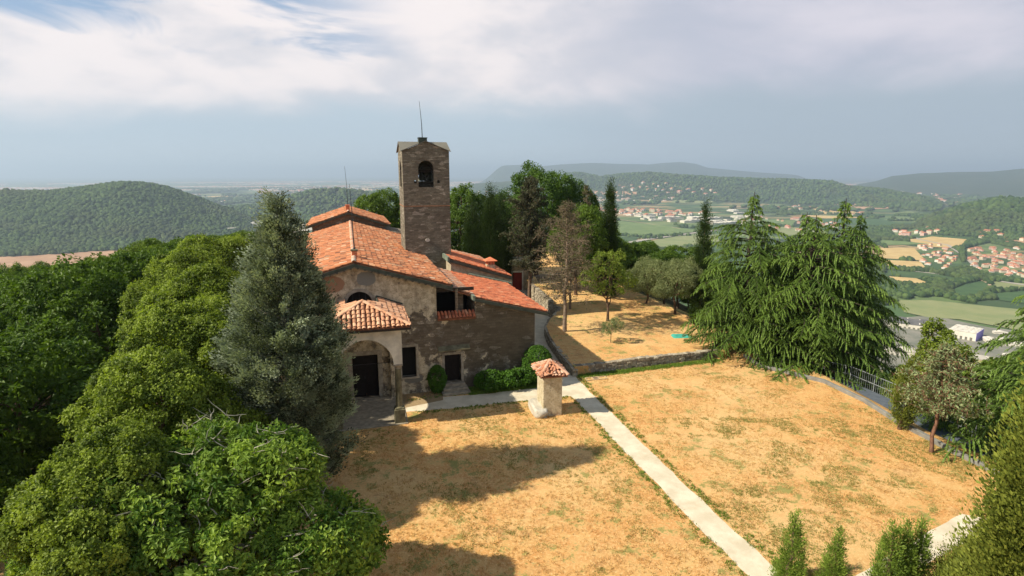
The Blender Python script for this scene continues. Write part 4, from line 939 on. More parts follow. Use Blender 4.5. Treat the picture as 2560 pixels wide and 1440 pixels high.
# walnut in front
rnd = random.Random(4)
lb = [(0, 0, 3.6, 2.6, 2.2, 2.0), (-2.4, .2, 3.0, 1.7, 1.6, 1.5), (2.4, -.1, 2.9, 1.7, 1.5, 1.5), (-1.0, -.4, 4.7, 1.6, 1.4, 1.2), (1.3, .2, 5.1, 1.5, 1.3, 1.2), (.2, -1.4, 3.4, 1.6, 1.2, 1.4), (3.4, .3, 2.4, 1.0, 1.0, 1.0), (-3.3, -.3, 2.2, 1.1, 1.0, 1.0), (1.4, -1.3, 2.6, 1.4, 1.1, 1.3), (-1.5, -1.3, 2.6, 1.4, 1.1, 1.3), (.1, .9, 4.9, 1.5, 1.3, 1.3)]
P, Nn = lobes_points(lb, 560, rng, -.7, .18); f = boughs(P, Nn, 120, .36, .14, rng, droop=.55, aspect=.45, flat=.7, var=.7)
P2, N2 = lobes_points([(a, b, c_, d * .7, e_ * .7, g_ * .7) for a, b, c_, d, e_, g_ in lb], 120, rng); f2 = boughs(P2, N2, 70, .5, .18, rng)
tp = trunk_and_limbs(5.4, .22, lb, rnd, 18)
Pt, Nt = lobes_points(lb, 120, rng, -.2, .05)
for a, n_ in zip(Pt, Nt):
    a = Vector(a); n_ = Vector(n_); t0 = a - n_ * .5; tan = n_.orthogonal().normalized(); tan = (tan * rnd.uniform(-1, 1) + n_.cross(tan) * rnd.uniform(-1, 1)).normalized()
    e_ = a - n_ * .02 + tan * rnd.uniform(.5, 1.2) + Vector((0, 0, rnd.uniform(-.3, .3))); pl = wander(t0, e_, 5, .10, rnd)
    pl[3] += n_ * .08; pl[4] += n_ * .05
    tp.append((pl, [.018, .015, .012, .010, .007, .003]))
    for _ in range(2):
        q0 = pl[rnd.randint(2, 4)]; tp.append((wander(q0, q0 + (tan * rnd.uniform(-.4, .6) + n_ * .25 + Vector((rnd.uniform(-.3, .3), rnd.uniform(-.3, .3), 0))), 3, .05, rnd), [.013, .010, .007, .003]))
p = G(600, 1440); wx = place('walnut_tree', (-9.0, 14.9, -.1), .15, tube_mesh('trunk', tp), MT['bark_pale'], foliage_mesh('crown', [f, f2]), LM['walnut'], 'bright green walnut tree with bare pale twigs, nearest to the camera at lower left', 'tree', sc=(1.18, 1.1, 1.0))

# conical and columnar conifers
def cone(h, prof, nb, npb, rb, leaf, rng, upw=.6, z0=.4, aspect=.28, rough=.25, seed=1, stretch=1.6, tv=.5):
    """prof(t) -> radius at height fraction t; tufts point up and outwards"""
    t = rng.random(nb * 3); r = np.array([prof(a) for a in t]); keep = rng.random(len(t)) < r / r.max() + .04; t = t[keep][:nb]; n = len(t)
    a = rng.random(n) * 2 * np.pi; r = np.array([prof(b) for b in t]); z = z0 + t * (h - z0)
    r = r * (1 + rough * 2 * fbm(a * 2.1 + 10, t * h * .9 + seed * 9.1, 3, seed)) * (1 - .30 * rng.random(n) ** 2)
    P = np.stack([np.cos(a) * r, np.sin(a) * r, z], 1); o_ = np.stack([np.cos(a), np.sin(a), np.full(n, upw)], 1); o_ = unit(o_ + rsph(n, rng) * .3)
    k = np.repeat(np.arange(n), npb); m_ = len(k); R_ = rb * (.6 + .8 * rng.random(n)); l = rsph(m_, rng) * (rng.random(m_) ** .5)[:, None]; q_ = (l * o_[k]).sum(1, keepdims=True)
    l = l + o_[k] * q_ * (stretch - 1); c = P[k] + l * R_[k][:, None]
    ax = unit(o_[k] * .9 + l * .5 + rsph(m_, rng) * .45); nr_ = unit(l + rsph(m_, rng) * .5 + np.array([0, 0, .3]))
    bt = rng.random(n); tt = .5 + (bt[k] - .5) * tv + (rng.random(m_) - .5) * .4 + q_[:, 0] * .15
    s_ = leaf * (.6 + .8 * rng.random(m_)); return cards(c, ax, nr_, s_, s_ * aspect, tt, .05)
def stem(h, r, rnd, n=5, amp=.08): return tube_mesh('trunk', [(wander((0, 0, -.4), (0, 0, h), n, amp, rnd), [r * (1 - .85 * i / n) for i in range(n + 1)])])
bp = lambda t: float(np.interp(t, [0, .15, .35, .55, .7, .82, .92, 1], [1.3, 1.8, 2.05, 1.85, 1.35, .85, .45, .1]))
fb = cone(12.8, bp, 900, 140, .29, .105, rng, .8, .9, .42, .62, 3, 1.9, tv=1.5)
fb2 = cone(12.2, lambda t: bp(t) * .62, 240, 60, .4, .2, rng, .5, .7, .4, .2, 4)
rnd = random.Random(8); polys = [(wander((0, 0, -.4), (0, 0, 12), 8, .1, rnd), [.26 * (1 - .85 * i / 8) for i in range(9)])]
for i in range(70):
    z = rnd.uniform(.8, 10.5); a = rnd.uniform(0, 6.28); r = bp(z / 12.4) * .95; polys.append((wander((0, 0, z), (math.cos(a) * r, math.sin(a) * r, z + r * .5), 4, .15, rnd), [.05, .04, .03, .02, .01]))
place('cypress_tree', (-9.05, 22.0, 0), 0, tube_mesh('trunk', polys), MT['bark_pale'], foliage_mesh('crown', [fb, fb2] + [(v_ + np.array([ox, oy, oz]), q_, t_) for ox, oy, oz, hh in ((.75, .1, 8.6, 3.2), (-.6, .3, 8.4, 2.9), (.35, -.5, 9.2, 2.7), (-1.4, 0, 6.6, 3.0), (1.3, .2, 6.4, 3.1), (1.75, -.4, 4.4, 2.8), (-1.7, -.3, 4.2, 2.8), (.9, -1.2, 5.2, 2.8), (-.8, -1.3, 4.6, 2.8)) for v_, q_, t_ in [cone(hh, lambda t: .62 * (1.03 - t) ** .7, 60, 130, .24, .105, rng, 1.1, .1, .42, .3, int(hh * 10), 1.9, tv=1.3)]]), LM['bluecyp'], 'big blue-grey cypress with ragged tip standing in front of the porch', 'tree')

cp = lambda w: (lambda t: w * (math.sin(math.pi * min(1, t * .9 + .12)) ** .6) * (1 - t ** 3 * .6) + .03)
def column(h, w, nb, seed, material, leaf=.16, rough=.25, npb=36, z0=.3, pf=None, asp=.3): return stem(h * .9, .12, random.Random(seed)), foliage_mesh('crown', [cone(h, pf or cp(w), nb, npb, w * .42, leaf, rng, 1.6, z0, asp, rough, seed, 1.9, .9)])
t_, c_ = column(14.9, .85, 1300, 1, 'cypress', .15, .12)
place('cypress_tree', (9.9, 58, -1.8), 0, t_, MT['bark'], c_, LM['cypress'], 'tall slender cypress rising over the valley beyond the terrace', 'tree', sc=(1, 1, 1.0))
t2, c2 = column(12.9, .8, 900, 2, 'cypress', .15, .4)
place('cypress_tree', (17.1, 50.5, -1.8), 1, t2, MT['bark'], c2, LM['cypress'], 'narrow ragged cypress just left of the big cedars', 'tree')
t3, c3_ = column(12.2, 1.1, 1500, 3, 'cypress', .15, .12)
place('cypress_tree', (-2.3, 62, 0), 0, t3, MT['bark'], c3_, LM['cypress'], 'tall dark cypress behind the annex, right one of a close pair', 'tree')
place('cypress_tree', (-4.3, 62.5, 0), 2, t3, MT['bark'], c3_, LM['cypress'], 'shorter dark cypress behind the annex, left one of a close pair', 'tree', sc=(.95, .95, .86))
place('cypress_tree', (-1.3, 66, 0), 2, t3, MT['bark'], c3_, LM['cypress'], 'dark cypress half hidden behind the close pair beside the bell tower', 'tree', sc=(1.1, 1.1, .93))
t4, c4 = column(4.3, .52, 260, 4, 'leyland', .13, .3)
place('cypress_tree', (20.9, 28.6, 0), 0, t4, MT['bark'], c4, LM['leyland'], 'small leaning cypress on the lawn edge in front of the railing', 'tree', tilt=(0, .08))
t5, c5 = column(9.9, 1.0, 2500, 5, 'leyland', .10, .5, 60, .3, lambda t: 1.25 * (1.03 - t) ** .6 * (.8 + .2 * min(1, t * 6)), .5)
place('cypress_tree', (11.3, 10.8, -.2), 0, t5, MT['bark'], c5, LM['leyland'], 'large yellow-green cypress at the right edge of the view', 'tree')
t6, c6 = column(3.5, .9, 950, 6, 'leyland', .09, .45, 55, .1, lambda t: 1.6 * (1.03 - t) ** .5, .5)
place('cypress_shrub', (13.9, 13.9, -.1), 0, t6, MT['bark'], c6, LM['leyland'], 'broad yellow-green cypress shrub in the bottom right corner', 'shrub')
place('cypress_shrub', (14.6, 15.6, -.2), 2, t6, MT['bark'], c6, LM['leyland'], 'yellow-green cypress shrub beside the row of slim saplings', 'shrub', sc=(.7, .7, .7))
place('cypress_shrub', (15.2, 13.4, -.2), 4, t6, MT['bark'], c6, LM['leyland'], 'yellow-green cypress shrub at the foot of the large right-hand cypress', 'shrub', sc=(.9, .9, .9))
t7, c7 = column(2.55, .3, 300, 7, 'sapling', .075, .4, 30, .05, lambda t: .44 * (1.03 - t) ** .8); t8, c8 = column(2.5, .3, 300, 17, 'sapling', .075, .55, 30, .05, lambda t: .52 * (1.03 - t) ** .9)
SL_ = [((9.25, 16.7), 1.05, 0, 'slim green cypress sapling beside the end of the straight path'), ((10.4, 16.2), .98, 1, 'slim green cypress sapling standing alone between the two gravel paths'), ((11.9, 15.9), 1.12, 0, 'leftmost cypress sapling of the tight group before the curving path'), ((12.5, 16.1), 1.1, 1, 'middle cypress sapling of the tight group before the curving path'), ((13.1, 16.3), 1.06, 0, 'rightmost cypress sapling of the tight group before the curving path')]
for i, (xy, sc, k, lb_) in enumerate(SL_):
    place('cypress_sapling', (xy[0], xy[1], 0), i * 1.3, (t7, t8)[k], MT['bark'], (c7, c8)[k], LM['sapling'], lb_, 'sapling', 'young cypresses along the bottom edge', sc)

# cedars with layered drooping boughs
def cedar(h, R_, seed, nbr=78, dens=1.0, lo=.05, ex=.62):
    rnd = random.Random(seed); polys = [(wander((0, 0, -.5), (0, 0, h), 8, .10, rnd), [.34 * (1 - .93 * i / 8) for i in range(9)])]; C_ = []; A_ = []; Nn = []; T_ = []; S_ = []
    for i in range(nbr):
        t = lo + (1 - lo) * (i / nbr) ** 1.05; z = t * h * .985; a = 2.399 * i + rnd.uniform(-.3, .3); Ln = R_ * ((1 - t) ** ex if t < .86 else (1 - t) ** .9) * rnd.uniform(.55, 1.15) + .22
        if t > .8: Ln = max(Ln * .72, .3)
        d = Vector((math.cos(a), math.sin(a), 0)); s_ = Vector((-d.y, d.x, 0)); rise = rnd.uniform(.05, .28); K = 9; pts = []
        for j in range(K + 1):
            q_ = j / K; pts.append(Vector((0, 0, z)) + d * Ln * q_ + s_ * Ln * .10 * math.sin(q_ * 3 + i) + Vector((0, 0, Ln * (rise * q_ * 1.4 - .36 * q_ ** 2.4))))
        polys.append((pts, [max(.008, .012 + .014 * Ln * (1 - j / K)) for j in range(K + 1)]))
        tb_ = rnd.random()
        nsub = max(5, int(Ln * 4.6))
        for m_ in range(nsub):
            q_ = .18 + .82 * (m_ + .5) / nsub; j = min(K - 1, int(q_ * K)); p0 = pts[j].lerp(pts[j + 1], q_ * K - j)
            for sg in (-1, 1):
                sl_ = Ln * .33 * (1.12 - q_) * rnd.uniform(.35, 1.5) + .2; dr_ = rnd.uniform(.25, 1.0); dd = (d * rnd.uniform(.1, 1.1) + s_ * sg * rnd.uniform(.4, 1.0) + Vector((0, 0, rnd.uniform(-.1, .2)))).normalized()
                nc = max(8, int(sl_ * 46 * dens)) * (rnd.random() > .12)
                for c_ in range(nc):
                    w = (c_ + rnd.random()) / nc; pp = p0 + dd * sl_ * w + Vector((0, 0, -dr_ * sl_ * w ** 1.8 + rnd.uniform(-.07, .07)))
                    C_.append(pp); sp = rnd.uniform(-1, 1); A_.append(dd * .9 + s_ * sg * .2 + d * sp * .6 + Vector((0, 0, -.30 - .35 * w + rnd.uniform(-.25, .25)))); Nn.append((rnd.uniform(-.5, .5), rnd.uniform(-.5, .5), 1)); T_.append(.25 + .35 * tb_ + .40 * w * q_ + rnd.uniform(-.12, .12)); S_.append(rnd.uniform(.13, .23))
    C_ = np.array(C_); A_ = np.array(A_); Nn = np.array(Nn); S_ = np.array(S_)
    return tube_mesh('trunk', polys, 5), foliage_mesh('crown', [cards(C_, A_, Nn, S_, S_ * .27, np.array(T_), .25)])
CC = cedar(11.2, 5.6, 21, 118, ex=.40); CA = cedar(12.4, 6.2, 3, 124, ex=.56); CB = cedar(11.4, 5.6, 9, 116, ex=.56)
CD = [((17.9, 42.5), -.2, 0, 0.2, (.92, .92, 1.0), 'leftmost cedar of the big clump, with a tall thin leader'), ((21.4, 40.2), -.5, 2, 1.4, (1.02, 1.02, 1.0), 'broad round-topped cedar in the middle of the big clump'), ((24.4, 42.0), -1.0, 0, 2.2, (.88, .88, 1.03), 'cedar with a forked spire on the right of the big clump'), ((26.2, 42.8), -1.4, 1, 3.9, (.76, .76, 1.06), 'rightmost cedar of the big clump, overlooking the warehouses'), ((22.6, 43.8), -1.0, 2, 5.0, (.95, .95, 1.04), 'cedar at the back of the big clump, between its spires')]
for (x, y), z, k, rz, sc, lb_ in CD:
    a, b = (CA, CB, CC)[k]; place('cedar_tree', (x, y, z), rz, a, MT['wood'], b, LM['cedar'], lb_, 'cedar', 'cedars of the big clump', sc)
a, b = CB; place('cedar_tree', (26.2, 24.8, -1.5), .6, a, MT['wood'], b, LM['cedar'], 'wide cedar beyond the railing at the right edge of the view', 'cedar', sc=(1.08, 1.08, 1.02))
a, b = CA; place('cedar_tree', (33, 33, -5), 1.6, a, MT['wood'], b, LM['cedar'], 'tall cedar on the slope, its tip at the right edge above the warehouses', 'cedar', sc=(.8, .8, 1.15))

a, b = CB; place('cedar_tree', (24.6, 30.2, -2.2), 2.6, a, MT['wood'], b, LM['cedar'], 'small bushy cedar behind the railing, left of the young pine', 'cedar', sc=(.42, .42, .44))
a, b = CC; place('cedar_tree', (28.2, 29.5, -3.2), 4.6, a, MT['wood'], b, LM['cedar'], 'cedar of middle size between the young pine and the wide right-hand cedar', 'cedar', sc=(.62, .62, .64))
a, b = CC; place('cedar_tree', (23.2, 21.5, -1.2), 1.6, a, MT['wood'], b, LM['cedar'], 'low spreading cedar beyond the railing, behind the large yellow-green cypress', 'cedar', sc=(.5, .5, .45))
# broadleaf trees of several kinds, shared by copies
def broad(h, rx, z0, n, seed, npb, rb, leaf, nl=8, knobs=9, tr=.2, k=.5, dens2=.25, **kw):
    rnd = random.Random(seed); lb = ball_lobes(rx, rx, z0, h, knobs, rnd, k); P, Nn = lobes_points(lb, n, rng, -.85, .2); f = [boughs(P, Nn, npb, rb, leaf, rng, **kw)]
    P2, N2 = lobes_points([(a, b, c_, d * .7, e_ * .7, g_ * .7) for a, b, c_, d, e_, g_ in lb], max(6, int(n * dens2)), rng); f.append(boughs(P2, N2, npb // 2, rb * 1.2, leaf * 1.3, rng))
    return tube_mesh('trunk', trunk_and_limbs(h, tr, lb, rnd, nl)), foliage_mesh('crown', f)
FO = [broad(10.5, 3.9, 1.5, 240, 50 + i, 62, .62, .27, 6, 10, .2) for i in range(4)]
def forest(name, region, n, mind, seed, label, group, mt_, hr=(.75, 1.15), zoff=0.0, keep=None, line=None):
    rnd = random.Random(seed); pts = []; tries = 0
    while len(pts) < n and tries < 20000:
        tries += 1; x = rnd.uniform(region[0], region[1]); y = rnd.uniform(region[2], region[3])
        if keep and not keep(x, y): continue
        if any((x - a) ** 2 + (y - b) ** 2 < mind ** 2 for a, b in pts): continue
        s_ = rnd.uniform(*hr); zb = float(terr(x, y)) - .3
        if line:
            dep = y * cP - (zb + 10.5 * s_ - H) * sP; qx = 1280 + F * x / dep; qy = 720 - F * (y * sP + (zb + 10.5 * s_ - H) * cP) / dep
            while qy < np.interp(qx, *line) and s_ > .45: s_ *= .93; qy = 720 - F * (y * sP + (zb + 10.5 * s_ - H) * cP) / (y * cP - (zb + 10.5 * s_ - H) * sP)
            if qy < np.interp(qx, *line) - 8: continue
        pts.append((x, y)); SCL[(x, y)] = s_
    for i, (x, y) in enumerate(pts):
        t_, c_ = FO[rnd.randrange(4)]; s_ = SCL[(x, y)]; key = (t_.name, c_.name, mt_)
        if key not in MC:
            c2_ = c_.copy(); c2_.materials.clear(); c2_.materials.append(LM[mt_]); MC[key] = c2_
        place(name, (x, y, float(terr(x, y)) - .3 + zoff), rnd.uniform(0, 6.28), t_, MT['bark'], MC[key], LM[mt_], label, 'tree', group, (s_ * rnd.uniform(.9, 1.15), s_ * rnd.uniform(.9, 1.15), s_))
    return pts
MC = {}; SCL = {}
LL = ([-200, 0, 60, 150, 250, 330, 360, 430, 600, 800], [665, 665, 655, 672, 640, 628, 600, 596, 580, 570])
LR = ([1400, 1560, 1700, 1900, 2100, 2200, 2560, 2800], [590, 598, 615, 650, 820, 925, 900, 880])
lk = lambda x, y: W2L(x, y)[0] < -15.5 - .0 * y and x > -1.05 * y - 8
NEARW = forest('woodland_tree', (-75, -14, 8, 62), 62, 5.0, 1, 'dark green tree in the dense wood on the left slope', 'trees of the wood on the left slope', 'forest', (.72, 1.05), keep=lk, line=LL)
forest('woodland_tree', (-120, -20, 55, 122), 80, 6.6, 2, 'leafy green tree in the farther part of the wood on the left slope', 'trees of the farther left wood', 'forest2', (.72, 1.1), keep=lambda x, y: W2L(x, y)[0] < -14 and x > -1.0 * y - 8 and sdist(x, y) > 3, line=LL)
forest('woodland_tree', (8, 60, 62, 105), 40, 5.5, 3, 'dark green tree on the slope behind the terrace', 'trees on the slope behind the terrace', 'forest', (.6, .85), keep=lambda x, y: sdist(x, y) > 2.5 and x < .62 * y, line=LR)
forest('woodland_tree', (26, 75, 22, 72), 46, 5.6, 4, 'green tree on the wooded slope below the right lawn edge', 'trees on the slope right of the lawn', 'forest2', (.55, .8), keep=lambda x, y: sdist(x, y) > 5.5 and x < 1.0 * y + 5, line=LR)
forest('woodland_tree', (-48, -17, 5, 34), 26, 3.6, 11, 'dark tree at the near edge of the left wood, outside the row of limes', 'trees at the near edge of the left wood', 'forest', (.55, .75), keep=lambda x, y: W2L(x, y)[0] < -15.6 and x > -1.05 * y - 10 and not any((x - a) ** 2 + (y - b) ** 2 < 9 for a, b in NEARW), line=LL)
# trees around the far end of the church
BG = broad(15, 5.0, 2.5, 420, 70, 70, .75, .26, 10, 16, .35); BH = broad(11, 4.0, 1.0, 300, 71, 70, .6, .24, 8, 10, .25)
place('broadleaf_tree', (3.2, 73, -.9), 0, BG[0], MT['bark'], BG[1], LM['green'].copy(), 'tall full deciduous tree whose top stands above the horizon', 'tree')
BG[1].materials.clear(); BG[1].materials.append(leafmat('full green leaves', (.035, .085, .010), (.12, .21, .025), .3))
place('broadleaf_tree', (8.4, 74, 0), 2, BG[0], MT['bark'], BG[1], None, 'shorter deciduous tree right of the tallest one behind the terrace', 'tree', sc=(.62, .62, .80))
place('broadleaf_tree', (-.6, 77, 0), 4, BG[0], MT['bark'], BG[1], None, 'deciduous tree between the tall tree and the dark cypresses', 'tree', sc=(.7, .7, .74))
t_, c_ = broad(13.2, 3.2, 1.0, 330, 72, 66, .55, .22, 8, 9, .3)
place('broadleaf_tree', (-6.2, 70, 0), 0, t_, MT['bark'], c_, LM['forest'], 'dark dense tree standing right behind the bell tower', 'tree')
place('broadleaf_tree', (-17.6, 78, 0), 0, BH[0], MT['bark'], BH[1], LM['green'], 'bright green tree showing left of the bell tower behind the church', 'tree')
place('broadleaf_tree', (-13.2, 80, 0), 1.7, BH[0], MT['bark'], BH[1], None, 'bright green tree close behind the left side of the bell tower', 'tree', sc=.97)
t_, c_ = broad(9.5, 2.7, 1.6, 260, 73, 60, .5, .2, 8, 9, .2)
place('broadleaf_tree', (6.6, 57.5, 1.0), 0, t_, MT['bark'], c_, LM['green'], 'bright green tree behind the dry bare tree on the terrace', 'tree')
place('broadleaf_tree', (10.2, 60, .5), 2, t_, MT['bark'], c_, None, 'green bushy tree at the foot of the tall slender cypress', 'tree', sc=(.9, .9, .78))
t_, c_ = broad(6.3, 2.4, 1.6, 130, 74, 36, .36, .15, 12, 12, .13, dens2=.15, k=.4)
def terr_place(px, py, zt=.9):
    p = G(px, py, zt); return (p.x, p.y, terrace_z(p.x, p.y) - .02)
place('young_tree', terr_place(1519, 801), .7, t_, MT['bark'], c_, leafmat('light green leaves', (.09, .15, .02), (.30, .38, .06), .36), 'small light green tree with a curved forked trunk on the terrace', 'tree')
t_, c_ = broad(5.6, 2.5, .9, 260, 75, 60, .42, .15, 9, 9, .14, aspect=.3)
place('olive_tree', terr_place(1687, 780), .2, t_, MT['bark'], c_, LM['olive'], 'silvery olive tree at the far right edge of the terrace', 'olive tree')
place('olive_tree', (13.3, 55, .6), 2.2, t_, MT['bark'], c_, LM['olive'], 'silvery olive tree partly behind another at the terrace edge', 'olive tree', sc=(.9, .9, .9))
t_, c_ = broad(2.1, .85, .55, 70, 76, 40, .2, .09, 5, 6, .035, aspect=.3)
place('olive_sapling', terr_place(1528, 850, .8), 0, t_, MT['bark'], c_, LM['olive'], 'tiny grey-green olive sapling in the middle of the terrace', 'sapling')
# dark sparse conifer and the dry bare tree
def sparse(h, R_, z0, seed, nbr, twigs, leafn, leaf, r0, up=.35):
    rnd = random.Random(seed); polys = [(wander((0, 0, -.4), (0, 0, h), 9, .08, rnd), [r0 * (1 - .92 * i / 9) for i in range(10)])]; C_ = []; A_ = []
    for i in range(nbr):
        t = z0 / h + (1 - z0 / h) * (i + .5) / nbr; z = t * h; a = 2.4 * i + rnd.uniform(-.5, .5); tt = (z - z0) / (h - z0); Ln = R_ * (math.sin(math.pi * min(1, tt * .75 + .25)) ** .8) * rnd.uniform(.6, 1.1) + .2
        e_ = Vector((math.cos(a) * Ln, math.sin(a) * Ln, z + Ln * rnd.uniform(0, up))); pl = wander((0, 0, z), e_, 5, Ln * .08, rnd); polys.append((pl, [r0 * .22, r0 * .17, r0 * .13, r0 * .09, r0 * .06, r0 * .03]))
        for _ in range(twigs):
            b = pl[rnd.randint(1, 5)]; d = Vector((rnd.gauss(0, 1), rnd.gauss(0, 1), rnd.gauss(0, .8))).normalized(); te = b + d * rnd.uniform(.3, .95) * (.35 + Ln * .2); tw_ = wander(b, te, 3, .06, rnd); polys.append((tw_, [.016, .012, .009, .004]))
            for _ in range(leafn):
                C_.append(tw_[rnd.randint(1, 3)] + Vector((rnd.gauss(0, .09), rnd.gauss(0, .09), rnd.gauss(0, .09)))); A_.append((rnd.gauss(0, 1), rnd.gauss(0, 1), rnd.gauss(0, 1)))
            for _ in range(2):
                c_ = tw_[rnd.randint(1, 3)]; d2 = Vector((rnd.gauss(0, 1), rnd.gauss(0, 1), rnd.gauss(0, 1))).normalized(); polys.append(([c_, c_ + d2 * .16, c_ + d2 * .3 + Vector((0, 0, -.04))], [.009, .007, .003]))
    C_ = np.array(C_); A_ = np.array(A_); n = len(C_); s_ = leaf * (.6 + .8 * rng.random(n)); return tube_mesh('trunk', polys, 4), foliage_mesh('crown', [cards(C_, A_, rsph(n, rng), s_, s_ * .4, rng.random(n))])
t_, c_ = sparse(10.4, 2.6, 2.5, 1, 62, 15, 5, .15, .19)
place('dry_tree', terr_place(1412, 830, .75), 0, t_, MT['twig'], c_, LM['brown'], 'half bare tree with dry brown twigs beside the winding wall', 'tree')
place('dry_tree', terr_place(1425, 768, 1.2), 2.5, t_, MT['twig'], c_, LM['brown'], 'thin dry tree standing close behind the half bare one on the terrace', 'tree', sc=(.75, .75, .85))
t_, c_ = sparse(13.0, 2.5, 3.4, 2, 80, 17, 14, .22, .22, .5)
place('pine_tree', (1.9, 59.5, 0), 0, t_, MT['bark'], c_, leafmat('dark brownish needles', (.035, .045, .020), (.10, .105, .05), .15), 'dark brownish conifer with a bare lower trunk beside the red door', 'pine')
t_, c_ = sparse(12.6, .9, 6, 5, 26, 7, 7, .2, .12, .9)
place('dead_tree', (8.2, 63, -.4), 0, t_, MT['twig'], c_, LM['brown'], 'dead snag with a crooked bare tip wrapped in brown ivy', 'dead tree')
t_, c_ = sparse(5.3, 1.75, 2.0, 6, 38, 10, 9, .17, .12, .2)
place('pine_tree', (20.7, 26.0, 0), .5, t_, MT['bark_red'], c_, LM['pine'], 'young grey-green pine with reddish trunk at the right lawn edge', 'pine')
t_, c_ = broad(8.0, 1.5, 1.5, 130, 77, 60, .42, .18, 8, 7, .14)
place('broadleaf_tree', (25.6, 32.6, -2.9), 0, t_, MT['bark'], c_, LM['lime'], 'yellow-green tree below the white warehouse on the right', 'tree')
place('broadleaf_tree', (25.5, 34.5, -3.0), 2, t_, MT['bark'], c_, LM['lime'], 'yellow-green tree between the cedar clump and the railing', 'tree', sc=(.8, .8, .5))
# shrubs by the church wall
def bush(name, px, py, rx, ry, h, mt_, label, seed, n=260, leaf=.07, npb=40, rb=.13, round_=True, z=0):
    p = G(px, py, z); rnd = random.Random(seed); lb = [(0, 0, h * .52, rx, ry, h * .5)] if round_ else [(rnd.uniform(-.6, .6) * rx, rnd.uniform(-.4, .4) * ry, h * rnd.uniform(.35, .6), rx * rnd.uniform(.3, .5), ry * .6, h * rnd.uniform(.3, .42)) for _ in range(9)]
    P, Nn = lobes_points(lb, n, rng, -.95, .1); o = place(name, (p.x, p.y, z), TH, stem(h * .5, .05, rnd), MT['bark'], foliage_mesh('crown', [boughs(P, Nn, npb, rb, leaf, rng, droop=.1, aspect=.6)]), LM[mt_], label, 'shrub'); return o
bush('round_shrub', 1342, 958, 1.0, .95, 2.5, 'box', 'big clipped round bush at the right corner of the church', 1, 420, .09, 45, .16)
bush('round_shrub', 1094, 982, .55, .5, 1.75, 'box', 'small upright bush between the side window and the side door', 2, 220, .08, 40, .13)
bush('low_shrub', 1262, 972, 1.9, .8, 1.35, 'box', 'low spreading shrub under the stone wall right of the side door', 3, 210, .15, 30, .24, False)
# ------------------------------------------------------------------ valley: fields, roads, woods, houses
def vmat(name, a, b, scale=.02, rows=None):
    m, p, o = mat(name, .95); ob = OBJ(); n = NOISE(ob, scale, 5, .65); c = MIXC(SS(n, .3, .7), C4(*a), C4(*b))
    if rows:
        mp = N('ShaderNodeMapping', inp={0: ob}); mp.inputs['Rotation'].default_value = (0, 0, rows[1])
        w = N('ShaderNodeTexWave', inp={'Vector': mp.outputs[0], 'Scale': rows[0], 'Distortion': 1.5}); c = MIXC(M_('MULTIPLY', w.outputs[1], .45), c, C4(.03, .05, .018))
    L(c, p.inputs['Base Color']); return m
FM = {'tan': vmat('ploughed tan field', (.36, .21, .12), (.46, .29, .17)), 'straw': vmat('straw field', (.48, .33, .13), (.58, .43, .19), .03), 'green': vmat('meadow field', (.11, .17, .05), (.17, .23, .08)),
      'pale': vmat('pale green field', (.19, .23, .09), (.26, .27, .12)), 'vine': vmat('vineyard rows', (.045, .10, .03), (.08, .15, .045), .03, (.12, .6)), 'dark': vmat('dark green field', (.04, .08, .025), (.07, .12, .035)),
      'quarry': vmat('bare quarry ground', (.40, .36, .28), (.58, .53, .43), .03)}
